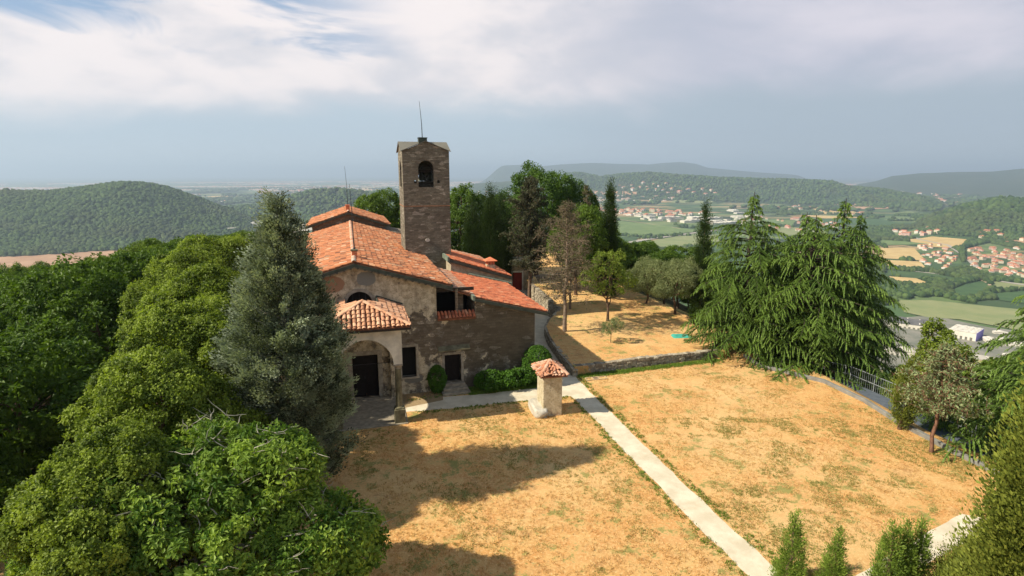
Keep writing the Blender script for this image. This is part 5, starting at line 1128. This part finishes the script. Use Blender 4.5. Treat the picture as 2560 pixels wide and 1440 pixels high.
FL = [('tan', [(-60, 648), (60, 640), (150, 632), (230, 622), (300, 612), (338, 610), (350, 622), (330, 640), (240, 655), (120, 672), (-60, 700)]), ('green', [(352, 612), (420, 600), (520, 590), (640, 580), (660, 600), (520, 625), (380, 640)]),
      ('quarry', [(528, 584), (532, 566), (560, 556), (640, 549), (760, 552), (790, 575), (700, 588), (600, 588)]),
      ('straw', [(2200, 621), (2285, 621), (2312, 650), (2296, 652), (2195, 646)]), ('straw', [(2196, 650), (2300, 655), (2322, 678), (2240, 672), (2200, 668)]),
      ('dark', [(2215, 676), (2330, 684), (2400, 698), (2380, 706), (2222, 690)]), ('straw', [(2222, 692), (2290, 697), (2330, 712), (2300, 719), (2240, 708)]),
      ('pale', [(2245, 752), (2330, 752), (2440, 764), (2560, 776), (2640, 784), (2640, 845), (2540, 826), (2400, 800), (2320, 795), (2260, 782)]),
      ('vine', [(2378, 728), (2410, 712), (2455, 703), (2476, 716), (2440, 744), (2400, 748)]), ('vine', [(2470, 736), (2560, 728), (2650, 735), (2650, 772), (2500, 752)]), ('pale', [(2480, 705), (2600, 712), (2650, 728), (2560, 724), (2490, 728)]),
      ('green', [(1540, 552), (1640, 563), (1760, 578), (1700, 584), (1600, 590), (1535, 588)]), ('pale', [(1610, 606), (1690, 592), (1790, 588), (1800, 604), (1700, 618), (1600, 618)]), ('dark', [(1530, 592), (1600, 594), (1570, 612), (1520, 612)]),
      ('vine', [(2060, 545), (2200, 548), (2300, 560), (2240, 566), (2060, 560)]), ('straw', [(1990, 538), (2060, 540), (2180, 545), (2060, 547)]), ('tan', [(2080, 512), (2180, 512), (2250, 520), (2160, 524)]), ('straw', [(2030, 522), (2120, 526), (2160, 536), (2060, 536)]),
      ('vine', [(2390, 580), (2400, 552), (2430, 552), (2462, 572), (2440, 588)]), ('tan', [(2510, 596), (2570, 590), (2640, 600), (2620, 622), (2540, 612)]), ('straw', [(2260, 600), (2330, 592), (2420, 600), (2400, 622), (2320, 618)]),
      ('green', [(2200, 600), (2260, 604), (2330, 612), (2200, 614)]), ('tan', [(1470, 478), (1600, 480), (1590, 487), (1470, 486)]), ('straw', [(900, 470), (965, 468), (985, 478), (905, 480)]), ('straw', [(520, 492), (580, 488), (560, 496), (500, 500)]), ('tan', [(640, 478), (780, 476), (760, 484), (650, 486)]),
      ('pale', [(1690, 500), (1790, 503), (1740, 510), (1660, 507)]), ('green', [(1830, 545), (1990, 552), (1980, 566), (1850, 560)]), ('pale', [(1900, 566), (2050, 572), (2080, 590), (1950, 590)])]
for i, (k, P) in enumerate(FL):
    W_ = [hit(*q_) for q_ in P]; dn_ = []
    for a in range(len(W_)):
        p0, p1 = W_[a], W_[(a + 1) % len(W_)]
        for t in np.linspace(0, 1, 9)[:-1]:
            q_ = p0.lerp(p1, t); dn_.append(Vector((q_.x, q_.y)))
    xs = [p.x for p in dn_]; ys = [p.y for p in dn_]; st_ = max((max(ys) - min(ys)), (max(xs) - min(xs))) / 22
    gx, gy = np.meshgrid(np.arange(min(xs), max(xs), st_), np.arange(min(ys), max(ys), st_)); sd_f = sdist(gx, gy, [(p.x, p.y) for p in dn_])
    pts = [Vector((a, b)) for a, b, s_ in zip(gx.ravel(), gy.ravel(), sd_f.ravel()) if s_ < -st_ * .3]
    vv, _, fc_, *_ = delaunay_2d_cdt(dn_ + pts, [], [list(range(len(dn_)))], 1, 1e-3)
    vx = np.array([p.x for p in vv]); vy = np.array([p.y for p in vv]); vz = terr(vx, vy) + .9 + .004 * i + (abs(vy) / 2500)
    mb = MB(); mb.add(list(zip(vx, vy, vz)), [tuple(f) for f in fc_]); o = mb.build('field', FM[k]); tag(o, None, kind='structure')
def road(px, w, label, mt_):
    P = [hit(*q_) for q_ in px]; Q = []
    for a in range(len(P) - 1):
        for t in np.linspace(0, 1, 12)[:-1]: Q.append(P[a].lerp(P[a + 1], t))
    Q.append(P[-1]); A_ = offs([Vector((p.x, p.y, 0)) for p in Q], w / 2); B_ = offs([Vector((p.x, p.y, 0)) for p in Q], -w / 2); n = len(Q)
    vs = [(p.x, p.y, float(terr(p.x, p.y)) + 2.0) for p in A_] + [(p.x, p.y, float(terr(p.x, p.y)) + 2.0) for p in B_]
    mb = MB(); mb.add(vs, [(i, i + 1, n + i + 1, n + i) for i in range(n - 1)]); o = mb.build('road', mt_); tag(o, label, kind='structure')
rm = vmat('pale valley road', (.34, .31, .26), (.44, .40, .34)); rt = vmat('dirt track', (.42, .30, .18), (.5, .38, .25))
road([(1555, 612), (1590, 604), (1640, 596), (1700, 588), (1780, 577), (1850, 568), (1960, 562)], 26, 'pale motorway curving through the valley below the terrace', rm)
road([(2205, 656), (2290, 680), (2360, 688), (2440, 696), (2560, 714), (2680, 730)], 13, 'pale road running past the right-hand village', rm)
road([(2262, 586), (2300, 600), (2370, 614), (2410, 640), (2440, 668), (2450, 690)], 12, 'road through the right-hand village', rm)
road([(2400, 750), (2440, 742), (2470, 726), (2474, 712), (2450, 700)], 6, 'dirt track round the vineyard', rt)
road([(1480, 552), (1540, 548), (1620, 560), (1700, 572)], 8, 'dirt track along the meadows', rt)

# crowns of far trees, one mesh per wood (nobody could count them)
def ico():
    t = (1 + 5 ** .5) / 2; v = np.array([(-1, t, 0), (1, t, 0), (-1, -t, 0), (1, -t, 0), (0, -1, t), (0, 1, t), (0, -1, -t), (0, 1, -t), (t, 0, -1), (t, 0, 1), (-t, 0, -1), (-t, 0, 1)], float); v /= np.linalg.norm(v[0])
    f = np.array([(0, 11, 5), (0, 5, 1), (0, 1, 7), (0, 7, 10), (0, 10, 11), (1, 5, 9), (5, 11, 4), (11, 10, 2), (10, 7, 6), (7, 1, 8), (3, 9, 4), (3, 4, 2), (3, 2, 6), (3, 6, 8), (3, 8, 9), (4, 9, 5), (2, 4, 11), (6, 2, 10), (8, 6, 7), (9, 8, 1)]); return v, f
IV, IF = ico()
def crowns(name, X, Y, R_, mt_, label, zs=1.1):
    n = len(X); Z = terr(X, Y); r = np.random.default_rng(len(X)); k = 12
    v = IV[None] * (1 + (r.random((n, k, 1)) - .5) * .5) * R_[:, None, None] * np.array([1, 1, zs]) + np.stack([X, Y, Z + R_ * .55], -1)[:, None]
    f = IF[None] + (np.arange(n) * k)[:, None, None]; t = np.repeat(r.random(n), k)
    me = np_mesh(name, v.reshape(-1, 3), None, f.reshape(-1, 3), {'tint': t}, True); o = link(name, me, [mt_]); tag(o, label, kind='stuff'); return o
def woodmat(name, a, b):
    m, p, o = mat(name, .95); t = ATTR(); ob = OBJ(); c = MIXC(t, C4(*a), C4(*b)); big = NOISE(ob, .0035, 4, .6); c = MIXC(SS(big, .45, .7, 0, .45), c, C4(.085, .080, .035)); n_ = NOISE(ob, .22, 4, .7); L(MIXC(SS(n_, .4, .65, 0, .45), c, C4(.015, .03, .008)), p.inputs['Base Color']); L(BUMP(n_, 1.0, 2.5), p.inputs['Normal']); return m
WM = woodmat('far woodland', (.022, .055, .014), (.10, .155, .038))
def sample(n, r0, r1, fn, seed, tmax=1.0):
    r = np.random.default_rng(seed); a = np.arctan(r.uniform(-tmax, tmax, n)); d = np.sqrt(r.uniform(r0 ** 2, r1 ** 2, n)); X = np.sin(a) * d; Y = np.cos(a) * d; ok = fn(X, Y); return X[ok], Y[ok]
rs = np.random.default_rng(3)
X, Y = sample(150000, 1400, 3000, lambda x, y: (hillh(x, y) > VAL + 8) & (x < 0), 1); X, Y = X[:30000], Y[:30000]; crowns('woodland', X, Y, 3.5 + 6.5 * rs.random(len(X)) ** 2, WM, 'dense dark woodland covering the round hill on the left')
X, Y = sample(90000, 1700, 3400, lambda x, y: (hillh(x, y) > VAL + 8) & (x > 0), 2); X, Y = X[:16000], Y[:16000]; crowns('woodland', X, Y, rs.uniform(4.5, 8.5, len(X)), WM, 'dark woodland on the low hill at the right edge')
X, Y = sample(80000, 3000, 6800, lambda x, y: (hillh(x, y) > VAL + 12), 3); X, Y = X[:26000], Y[:26000]; crowns('woodland', X, Y, 6 + 10 * rs.random(len(X)) ** 2, WM, 'woodland on the long ridge across the valley')
VPX = [[(2290, 612), (2345, 606), (2395, 628), (2410, 672), (2340, 682), (2290, 655)], [(2412, 622), (2470, 608), (2600, 634), (2660, 650), (2660, 714), (2500, 698), (2415, 672)], [(2222, 574), (2300, 564), (2360, 572), (2340, 598), (2240, 596)], [(2424, 580), (2500, 574), (2530, 596), (2440, 602)], [(1476, 516), (1640, 520), (1880, 522), (1900, 570), (1740, 566), (1560, 552), (1480, 536)], [(1880, 534), (2020, 542), (2140, 562), (2090, 578), (1890, 554)], [(2190, 770), (2330, 740), (2640, 800), (2640, 950), (2190, 950)]]
FPX = [[(hit(*q_).x, hit(*q_).y) for q_ in P] for P in VPX] + [[(hit(*q_).x, hit(*q_).y) for q_ in P] for k, P in FL]
def free(x, y):
    ok = np.ones(np.shape(x), bool)
    for P in FPX: ok &= sdist(x, y, P) > 4
    return ok
def hedge(x, y):
    a = np.abs(fbm(x / 170, y / 170, 3, 61)); b = fbm(x / 500, y / 500, 3, 71); return ((a < .012) | (b > .13) | ((a < .05) & (b > .06))) & (hillh(x, y) < VAL + 3) & (sdist(x, y) > 420) & free(x, y)
X, Y = sample(330000, 480, 4200, hedge, 4, .95); X, Y = X[:42000], Y[:42000]; crowns('woodland', X, Y, rs.uniform(3.0, 7.0, len(X)) * (1 + Y / 6000), WM, 'hedgerows and copses scattered over the valley floor')
X, Y = sample(26000, 4200, 11000, lambda x, y: (fbm(x / 700, y / 500, 4, 81) > .03) & (hillh(x, y) < VAL + 3), 5, .95); crowns('woodland', X, Y, rs.uniform(14, 26, len(X)), WM, 'distant copses fading into the haze on the plain', .6)
def slopew(x, y):
    d = sdist(x, y); return (d > 95) & (d < 480) & (y > 0) & free(x, y)
X, Y = sample(60000, 90, 620, slopew, 6, 1.1); X, Y = X[:9000], Y[:9000]; crowns('woodland', X, Y, rs.uniform(2.6, 4.6, len(X)), WM, 'woods on the lower slopes of the hill below the church')
# line of valley bushes near the pale field, individually visible
BV = []
# buildings
def hmat(name, wall_, roof_):
    return [simple(name + ' wall', wall_, .9, .1, .2), simple(name + ' roof', roof_, .9, .25, .15)]
HM = [hmat('cream house', (.66, .57, .42), (.50, .19, .10)), hmat('white house', (.72, .68, .60), (.55, .24, .14)), hmat('ochre house', (.60, .44, .26), (.42, .16, .09)), hmat('pink house', (.62, .42, .34), (.52, .22, .13))]
def house_mesh(w, d, h, rh, mats, hip=True, wings=False):
    mb = MB(); mb.box(-w / 2, w / 2, -d / 2, d / 2, -3, h, 0); o = .6; hx = d / 2 if hip else 0
    q_ = [(-w / 2 - o, -d / 2 - o, h + .05), (w / 2 + o, -d / 2 - o, h + .05), (w / 2 + o, d / 2 + o, h + .05), (-w / 2 - o, d / 2 + o, h + .05), (-w / 2 + hx * .8, 0, h + rh), (w / 2 - hx * .8, 0, h + rh)]
    mb.add(q_, [(0, 1, 5, 4), (1, 2, 5), (2, 3, 4, 5), (3, 0, 4), (3, 2, 1, 0)], 1)
    for k in (-1, 1):
        for x in np.arange(-w / 2 + 1.5, w / 2 - 1, 2.6):
            for z in np.arange(1.2, h - 1.4, 3): mb.box(x, x + 1, (d / 2 + .03) * k - .04, (d / 2 + .03) * k + .04, z, z + 1.4, 2)
    if wings: mb.box(w / 2, w / 2 + w * .4, -d / 2, d * .1, -3, h * .6, 0); mb.add([(w / 2, -d / 2 - o, h * .6 + .1), (w * .9 + o, -d / 2 - o, h * .6 + .1), (w * .9 + o, d * .1 + o, h * .6 + .1), (w / 2, d * .1 + o, h * .6 + .1), (w / 2, -d * .2, h * .6 + 1.6), (w * .8, -d * .2, h * .6 + 1.6)], [(0, 1, 5, 4), (1, 2, 5), (2, 3, 4, 5)], 1)
    me = mb.mesh('house'); [me.materials.append(x) for x in mats + [MT['dark']]]; return me
HS = [house_mesh(w, d, h, 2.2, HM[i % 4], hip, wg) for i, (w, d, h, hip, wg) in enumerate([(12, 9, 6, True, False), (15, 9, 6.5, True, True), (10, 9, 6, False, False), (18, 10, 7, False, True), (11, 11, 8, True, False), (13, 8, 5, False, True)])]
def village(poly, n, mind, seed, label, group, sc=(.85, 1.25), shapes=HS, name='house', cat='house', ang=None):
    rnd = random.Random(seed); P = [hit(*q_) for q_ in poly]; xy = [(p.x, p.y) for p in P]; xs = [p[0] for p in xy]; ys = [p[1] for p in xy]; pts = []; t = 0; a0 = rnd.uniform(0, 3.14) if ang is None else ang
    while len(pts) < n and t < n * 60:
        t += 1; x, y = rnd.uniform(min(xs), max(xs)), rnd.uniform(min(ys), max(ys))
        if float(sdist(np.array(x), np.array(y), xy)) > 0 or any((x - a) ** 2 + (y - b) ** 2 < mind ** 2 for a, b in pts): continue
        pts.append((x, y)); s_ = rnd.uniform(*sc); o = bpy.data.objects.new(name, rnd.choice(shapes)); COL.objects.link(o); o.location = (x, y, float(terr(x, y))); o.scale = (s_, s_, s_ * rnd.uniform(.85, 1.15)); o.rotation_euler = (0, 0, a0 + rnd.choice((0, math.pi / 2)) + rnd.gauss(0, .12)); tag(o, label, cat, group)
village([(2296, 618), (2340, 612), (2385, 632), (2400, 668), (2340, 676), (2300, 650)], 34, 17, 1, 'red-roofed house in the village just right of the straw fields', 'houses of the nearer right village', (.75, 1.1))
village([(2420, 626), (2470, 616), (2580, 640), (2640, 660), (2640, 706), (2500, 690), (2430, 668)], 80, 17, 2, 'red-roofed house in the village cut by the right edge of the view', 'houses of the village at the right edge', (.75, 1.1))
village([(2228, 580), (2300, 570), (2350, 578), (2330, 590), (2250, 590)], 9, 26, 3, 'house of the small hamlet above the straw field', 'houses of the hamlet', (1.2, 1.7))
village([(2430, 584), (2500, 580), (2520, 592), (2450, 596)], 5, 24, 4, 'farmhouse beside the small vineyard at the foot of the dark hill', 'farmhouses by the dark hill', (1.3, 2))
village([(1540, 464), (1700, 465), (1800, 478), (1790, 488), (1650, 484), (1560, 474)], 52, 70, 5, 'tiny house in the sunlit village on the far ridge', 'houses of the village on the far ridge', (1.8, 2.8))
village([(1480, 522), (1640, 525), (1760, 535), (1700, 545), (1560, 540), (1490, 532)], 50, 36, 6, 'small house in the town by the long factory sheds', 'houses of the town across the valley', (1.4, 2.4))
village([(1880, 540), (2020, 548), (2130, 566), (2080, 572), (1900, 550)], 18, 36, 7, 'small pale house strung along the valley behind the cedar tops', 'houses behind the cedar tops', (1.1, 1.8))
village([(1900, 505), (2060, 515), (2200, 530), (2190, 545), (1960, 530)], 16, 40, 12, 'lone house among the fields behind the cedar spires', 'houses among the far fields', (1.2, 2.0))
village([(2230, 476), (2400, 488), (2520, 504), (2430, 510), (2290, 494)], 46, 70, 13, 'tiny house in the hazy town below the right-hand mountain', 'houses below the right mountain', (1.5, 2.4))
village([(2480, 596), (2560, 600), (2640, 616), (2600, 634), (2500, 616)], 22, 20, 14, 'house at the upper fringe of the village at the right edge', 'houses at the upper fringe of the right village', (.8, 1.2))
village([(1850, 548), (1960, 560), (2060, 580), (1980, 585), (1870, 566)], 14, 40, 15, 'small house beside the valley road behind the leftmost cedar', 'houses beside the valley road', (1.0, 1.6))
village([(700, 476), (870, 468), (860, 480), (720, 484)], 30, 110, 8, 'tiny house in the red-roofed village on the plain left of the tower', 'houses of the village on the plain', (2.5, 4.5))
SHD = [simple('shed wall', (.62, .58, .48), .85, .1, .1), simple('shed roof', (.50, .46, .38), .8, .15, .08), simple('pale shed roof', (.66, .62, .52), .8, .12, .08), simple('grey fibre-cement roof', (.13, .125, .12), .9, .22, .12), simple('violet metal cladding', (.20, .16, .50), .6, .1, .1), simple('yellow render', (.72, .62, .28), .85, .1, .1)]
def shed_me(w, d, h, wall_, roof_, bays=1, rh=2.0):
    mb = MB(); mb.box(-w / 2, w / 2, -d / 2, d / 2, -4, h, 0); bw = w / bays
    for i in range(bays):
        x0 = -w / 2 + i * bw; mb.add([(x0, -d / 2 - .4, h + .05), (x0 + bw / 2, -d / 2 - .4, h + rh), (x0 + bw, -d / 2 - .4, h + .05), (x0, d / 2 + .4, h + .05), (x0 + bw / 2, d / 2 + .4, h + rh), (x0 + bw, d / 2 + .4, h + .05)], [(0, 1, 4, 3), (1, 2, 5, 4), (0, 2, 1), (3, 4, 5)], 1)
        for j in range(int(d / 9)): y = -d / 2 + 4 + j * 9; mb.box(x0 + bw * .2, x0 + bw * .24, y, y + 5, h + rh * .3, h + rh * .66, 2)
    me = mb.mesh('shed'); [me.materials.append(x) for x in (wall_, roof_, SHD[2])]; return me
SH = [shed_me(40, 28, 8, SHD[0], SHD[1], 2), shed_me(70, 36, 9, SHD[0], SHD[2], 3), shed_me(28, 20, 7, SHD[0], SHD[3], 1), shed_me(90, 30, 8, SHD[0], SHD[1], 4)]
village([(1560, 532), (1700, 548), (1860, 548), (1880, 566), (1740, 562), (1600, 548)], 26, 75, 9, 'long pale factory shed in the industrial area across the valley', 'factory sheds across the valley', (.8, 1.5), SH, 'factory_shed', 'factory', .35)
village([(1820, 525), (1880, 530), (1900, 545), (1830, 545)], 6, 60, 19, 'pale factory shed at the right end of the industrial area', 'factory sheds at its right end', (.8, 1.4), SH, 'factory_shed', 'factory', .35)
village([(540, 578), (560, 562), (640, 554), (700, 560), (690, 580)], 12, 45, 10, 'low pale shed on the bare quarry ground at the foot of the left hill', 'sheds on the quarry ground', (.6, 1.2), SH, 'quarry_shed', 'shed', 1.1)
FL2 = [hit(*q_) for q_ in [(2190, 800), (2330, 790), (2470, 820), (2640, 840), (2640, 930), (2400, 930), (2190, 925)]]
sheet('yard', [(p.x, p.y) for p in FL2], 1.2, vmat('pale concrete yard', (.15, .16, .12), (.25, .235, .19), .04), 'pale concrete yards between the warehouses', hf=lambda x, y: float(terr(x, y)))
# nearer warehouses on the right, each with its own parts
def warehouse(px, py, w, d, h, rz, wall_, roof_, label, bays=2, sidem=None, rh=2.0, stripes=0):
    p = hit(px, py); e_ = empty('warehouse', p, rz, label, 'warehouse'); sidem = sidem or wall_
    mb = MB(); mb.box(-w / 2, w / 2, -d / 2, d / 2, -5, h); mb.build('wall', wall_, e_)
    mb = MB(); mb.box(w / 2 + .01, w / 2 + .4, -d / 2, d / 2, -5, h + .3); mb.build('side_cladding', sidem, e_)
    mb = MB(); bw = w / bays
    for i in range(bays):
        x0 = -w / 2 + i * bw; mb.add([(x0, -d / 2 - .5, h + .05), (x0 + bw / 2, -d / 2 - .5, h + rh), (x0 + bw, -d / 2 - .5, h + .05), (x0, d / 2 + .5, h + .05), (x0 + bw / 2, d / 2 + .5, h + rh), (x0 + bw, d / 2 + .5, h + .05)], [(0, 1, 4, 3), (1, 2, 5, 4), (0, 2, 1), (3, 4, 5)])
    r_ = mb.build('roof', roof_, e_)
    rnd = random.Random(px); mb = MB()
    for i in range(bays * 2):
        x = -w / 2 + (i + .5) * bw / 2; y = -d / 2 + 2
        zc = h + rh * .5
        while y < d / 2 - 4:
            ln = rnd.uniform(2, 5)
            if rnd.random() < .7: mb.box(x - .8, x + .8, y, y + ln, zc - .6, zc + .42)
            y += ln + rnd.uniform(2, 6)
    mb.build('skylights', SHD[2] if roof_ is not SHD[2] else SHD[1], r_)
    for x in np.arange(-w / 2 + 3, w / 2 - 2, 6):
        mb = MB(); mb.box(x, x + 3, -d / 2 - .06, -d / 2 + .02, 1, h * .45); mb.build('window', MT['zinc'], e_)
warehouse(2282, 817, 66, 44, 8, -.62, SHD[0], SHD[3], 'big warehouse with a dark grey roof beside the cedar clump', 2)
warehouse(2412, 843, 34, 42, 13, -.88, SHD[2], SHD[2], 'tall white-roofed warehouse with a violet side wall', 4, SHD[4], .9)
warehouse(2250, 885, 44, 26, 7, -.42, SHD[0], SHD[1], 'pale low warehouse below the dark-roofed one, right of the cedars', 2)
warehouse(2440, 905, 50, 20, 6, -.38, SHD[5], SHD[1], 'long warehouse with yellow wall in front of the white-roofed one', 1)
warehouse(2510, 860, 46, 26, 5, -.4, SHD[2], SHD[2], 'flat cream warehouse right of the one with the violet side', 3)
warehouse(2500, 836, 18, 8, 4, -.4, SHD[2], SHD[2], 'small white shed beside the violet-sided warehouse', 1)
warehouse(2330, 905, 28, 16, 5, -.42, SHD[0], SHD[3], 'small grey warehouse half hidden behind the yellow-green tree', 1)
warehouse(2560, 905, 40, 24, 6, -.4, SHD[0], SHD[2], 'pale warehouse at the right edge behind the cedar boughs', 2)
warehouse(2345, 868, 22, 8, 4, -.42, SHD[0], HM[0][1], 'low shed with a red roof between the warehouses', 1)
# far towns of the plain, too many and too small to count
def town_mask(x, y): return (fbm(x / 1500, y / 900, 4, 31) > .085) & (hillh(x, y) < VAL + 40)
X, Y = sample(60000, 4600, 19000, town_mask, 9, .95); X, Y = X[:9000], Y[:9000]; n = len(X); r = np.random.default_rng(2); w = r.uniform(8, 22, n) * (1 + Y / 16000); big_ = r.random(n) < .06; w = np.where(big_, w * 3.5, w); hh = r.uniform(6, 11, n) * (1 + Y / 14000); hh = np.where(big_, hh * .8, hh); Z = terr(X, Y)
cb = np.array([(-1, -1, -.3), (1, -1, -.3), (1, 1, -.3), (-1, 1, -.3), (-1, -1, .7), (1, -1, .7), (1, 1, .7), (-1, 1, .7), (-.7, 0, 1), (.7, 0, 1)], float)
v = cb[None] * np.stack([w / 1.4, w / 2.2, hh], -1)[:, None] + np.stack([X, Y, Z], -1)[:, None]; b = (np.arange(n) * 10)[:, None, None]
qf = (np.array([(0, 1, 5, 4), (1, 2, 6, 5), (2, 3, 7, 6), (3, 0, 4, 7), (4, 5, 9, 8), (6, 7, 8, 9)])[None] + b); tf = np.array([(5, 6, 9), (7, 4, 8)])[None] + b
me = np_mesh('distant_town', v.reshape(-1, 3), qf.reshape(-1, 4), tf.reshape(-1, 3), {'tint': np.repeat(r.random(n), 10)}); me.materials.append(simple('town wall', (.66, .60, .50), .9, .1, .01))
m, p, o = mat('town roof', .9); L(MIXC(SS(ATTR(), .55, .75), C4(.46, .22, .13), C4(.62, .58, .50)), p.inputs['Base Color']); me.materials.append(m)
mi = np.concatenate([np.tile([0, 0, 0, 0, 1, 1], n), np.tile([1, 1], n)]).astype(np.int32); me.polygons.foreach_set('material_index', mi)
tag(link('distant_town', me), 'distant towns of tiny pale and red-roofed buildings scattered over the hazy plain', kind='stuff')

# ------------------------------------------------------------------ grass tufts on the lawn
def tufts(name, X, Y, Zf, ln, mt_, label, seed, nbl=7):
    r = np.random.default_rng(seed); n = len(X); k = np.repeat(np.arange(n), nbl); m_ = len(k); c = np.stack([X, Y, Zf], -1)[k] + np.stack([r.normal(0, .045, m_), r.normal(0, .045, m_), np.zeros(m_)], -1)
    ax = unit(np.stack([r.normal(0, .7, m_), r.normal(0, .7, m_), np.ones(m_)], -1)); s_ = ln * (.5 + r.random(m_)); c[:, 2] += s_ * .3
    v, q_, t = cards(c, ax, unit(rsph(m_, r) + np.array([0, 0, .2])), s_, s_ * .22, r.random(m_)); me = np_mesh(name, v, q_, None, {'tint': t}); me.materials.append(mt_); return tag(link(name, me), label, kind='stuff')
DG = leafmat('dry grass blades', (.40, .22, .07), (.74, .52, .22), .2); GP = leafmat('half dry green grass blades', (.16, .17, .04), (.40, .36, .11), .25); GG = leafmat('green grass blades', (.07, .14, .015), (.22, .31, .04), .25)
pathP = [tuple(q_) for q_ in pth]
def lawn_pts(n, seed, fn, x0=-12, x1=24, y0=13, y1=42):
    r = np.random.default_rng(seed); X = r.uniform(x0, x1, n); Y = r.uniform(y0, y1, n); ok = (sdist(X, Y) < -.4) & (sdist(X, Y, pathP) > .03) & (sdist(X, Y, PATH2) > .05)
    u = (X - O0.x) * cT + (Y - O0.y) * sT; v = -(X - O0.x) * sT + (Y - O0.y) * cT; ok &= ~((v > -.3) & (u < 11.2)) & ~((v > -4.6) & (u < 2.4)) & (sdist(X, Y, [(p.x, p.y) for p in TP]) > .3); ok &= fn(X, Y); return X[ok], Y[ok]
X, Y = lawn_pts(52000, 1, lambda x, y: fbm(x / 1.2, y / 1.2, 3, 5) > -.12); tufts('dry_grass', X, Y, np.zeros(len(X)), .075, DG, 'short dry straw-coloured grass over the lawn', 1, 6)
pd = lambda x, y: sdist(x, y, pathP)
X, Y = lawn_pts(60000, 2, lambda x, y: (pd(x, y) < .36 + .6 * fbm(x * 1.3, y * 1.3, 3, 8)) ); X, Y = X[:15000], Y[:15000]; tufts('green_grass', X, Y, np.zeros(len(X)), .10, GG, 'green grass fringe along both sides of the path', 2, 9)
X, Y = lawn_pts(90000, 3, lambda x, y: (fbm(x / 2.4, y / 2.4, 4, 21) + .45 * fbm(x * 1.6, y * 1.6, 3, 22)) > .185); X, Y = X[:5000], Y[:5000]; tufts('green_grass', X, Y, np.zeros(len(X)), .07, GP, 'sparse green patches growing in the dry lawn', 3, 7)
X, Y = lawn_pts(40000, 5, lambda x, y: (x > 8) & (fbm(x / 1.5, y / 1.5, 4, 25) > .10), 8, 23, 15, 30); X, Y = X[:5500], Y[:5500]; tufts('green_grass', X, Y, np.zeros(len(X)), .075, GP, 'scattered greenish tufts on the right half of the lawn', 6, 6)
uu = np.random.default_rng(4).uniform(6.3, 10.9, 3000); vv_ = np.random.default_rng(5).uniform(-1.25, -.1, 3000); XY = [L2W(a, b) for a, b in zip(uu, vv_)]; tufts('green_grass', np.array([p.x for p in XY]), np.array([p.y for p in XY]), np.zeros(3000), .13, GG, 'dark green grass strip under the shrubs at the foot of the church wall', 7, 8)
wl = [g2(1445, 938), g2(1520, 931), g2(1600, 921), g2(1700, 909), g2(1790, 898)]; r = np.random.default_rng(8); k = r.integers(0, 4, 2600); t = r.random(2600); A1 = np.array(wl); c = A1[k] * (1 - t[:, None]) + A1[k + 1] * t[:, None] + r.normal(0, .16, (2600, 2)) + np.array([.05, -.25]); tufts('green_grass', c[:, 0], c[:, 1], np.zeros(2600), .12, GG, 'green weeds along the foot of the terrace wall', 4, 8)

# ------------------------------------------------------------------ haze
mb = MB(); mb.box(-49500, 49500, -49500, 49500, VAL - 12, 420); hz = mb.build('haze', bpy.data.materials.new('air haze'), fixn=True); m = hz.data.materials[0]; m.use_nodes = True; nt = m.node_tree; nt.nodes.clear()
pv = N('ShaderNodeVolumePrincipled'); pv.inputs['Color'].default_value = C4(.65, .82, .99); pv.inputs['Density'].default_value = .000095; pv.inputs['Anisotropy'].default_value = .2
nt.links.new(pv.outputs[0], N('ShaderNodeOutputMaterial').inputs['Volume']); tag(hz, 'thin summer haze over the valley', kind='stuff')
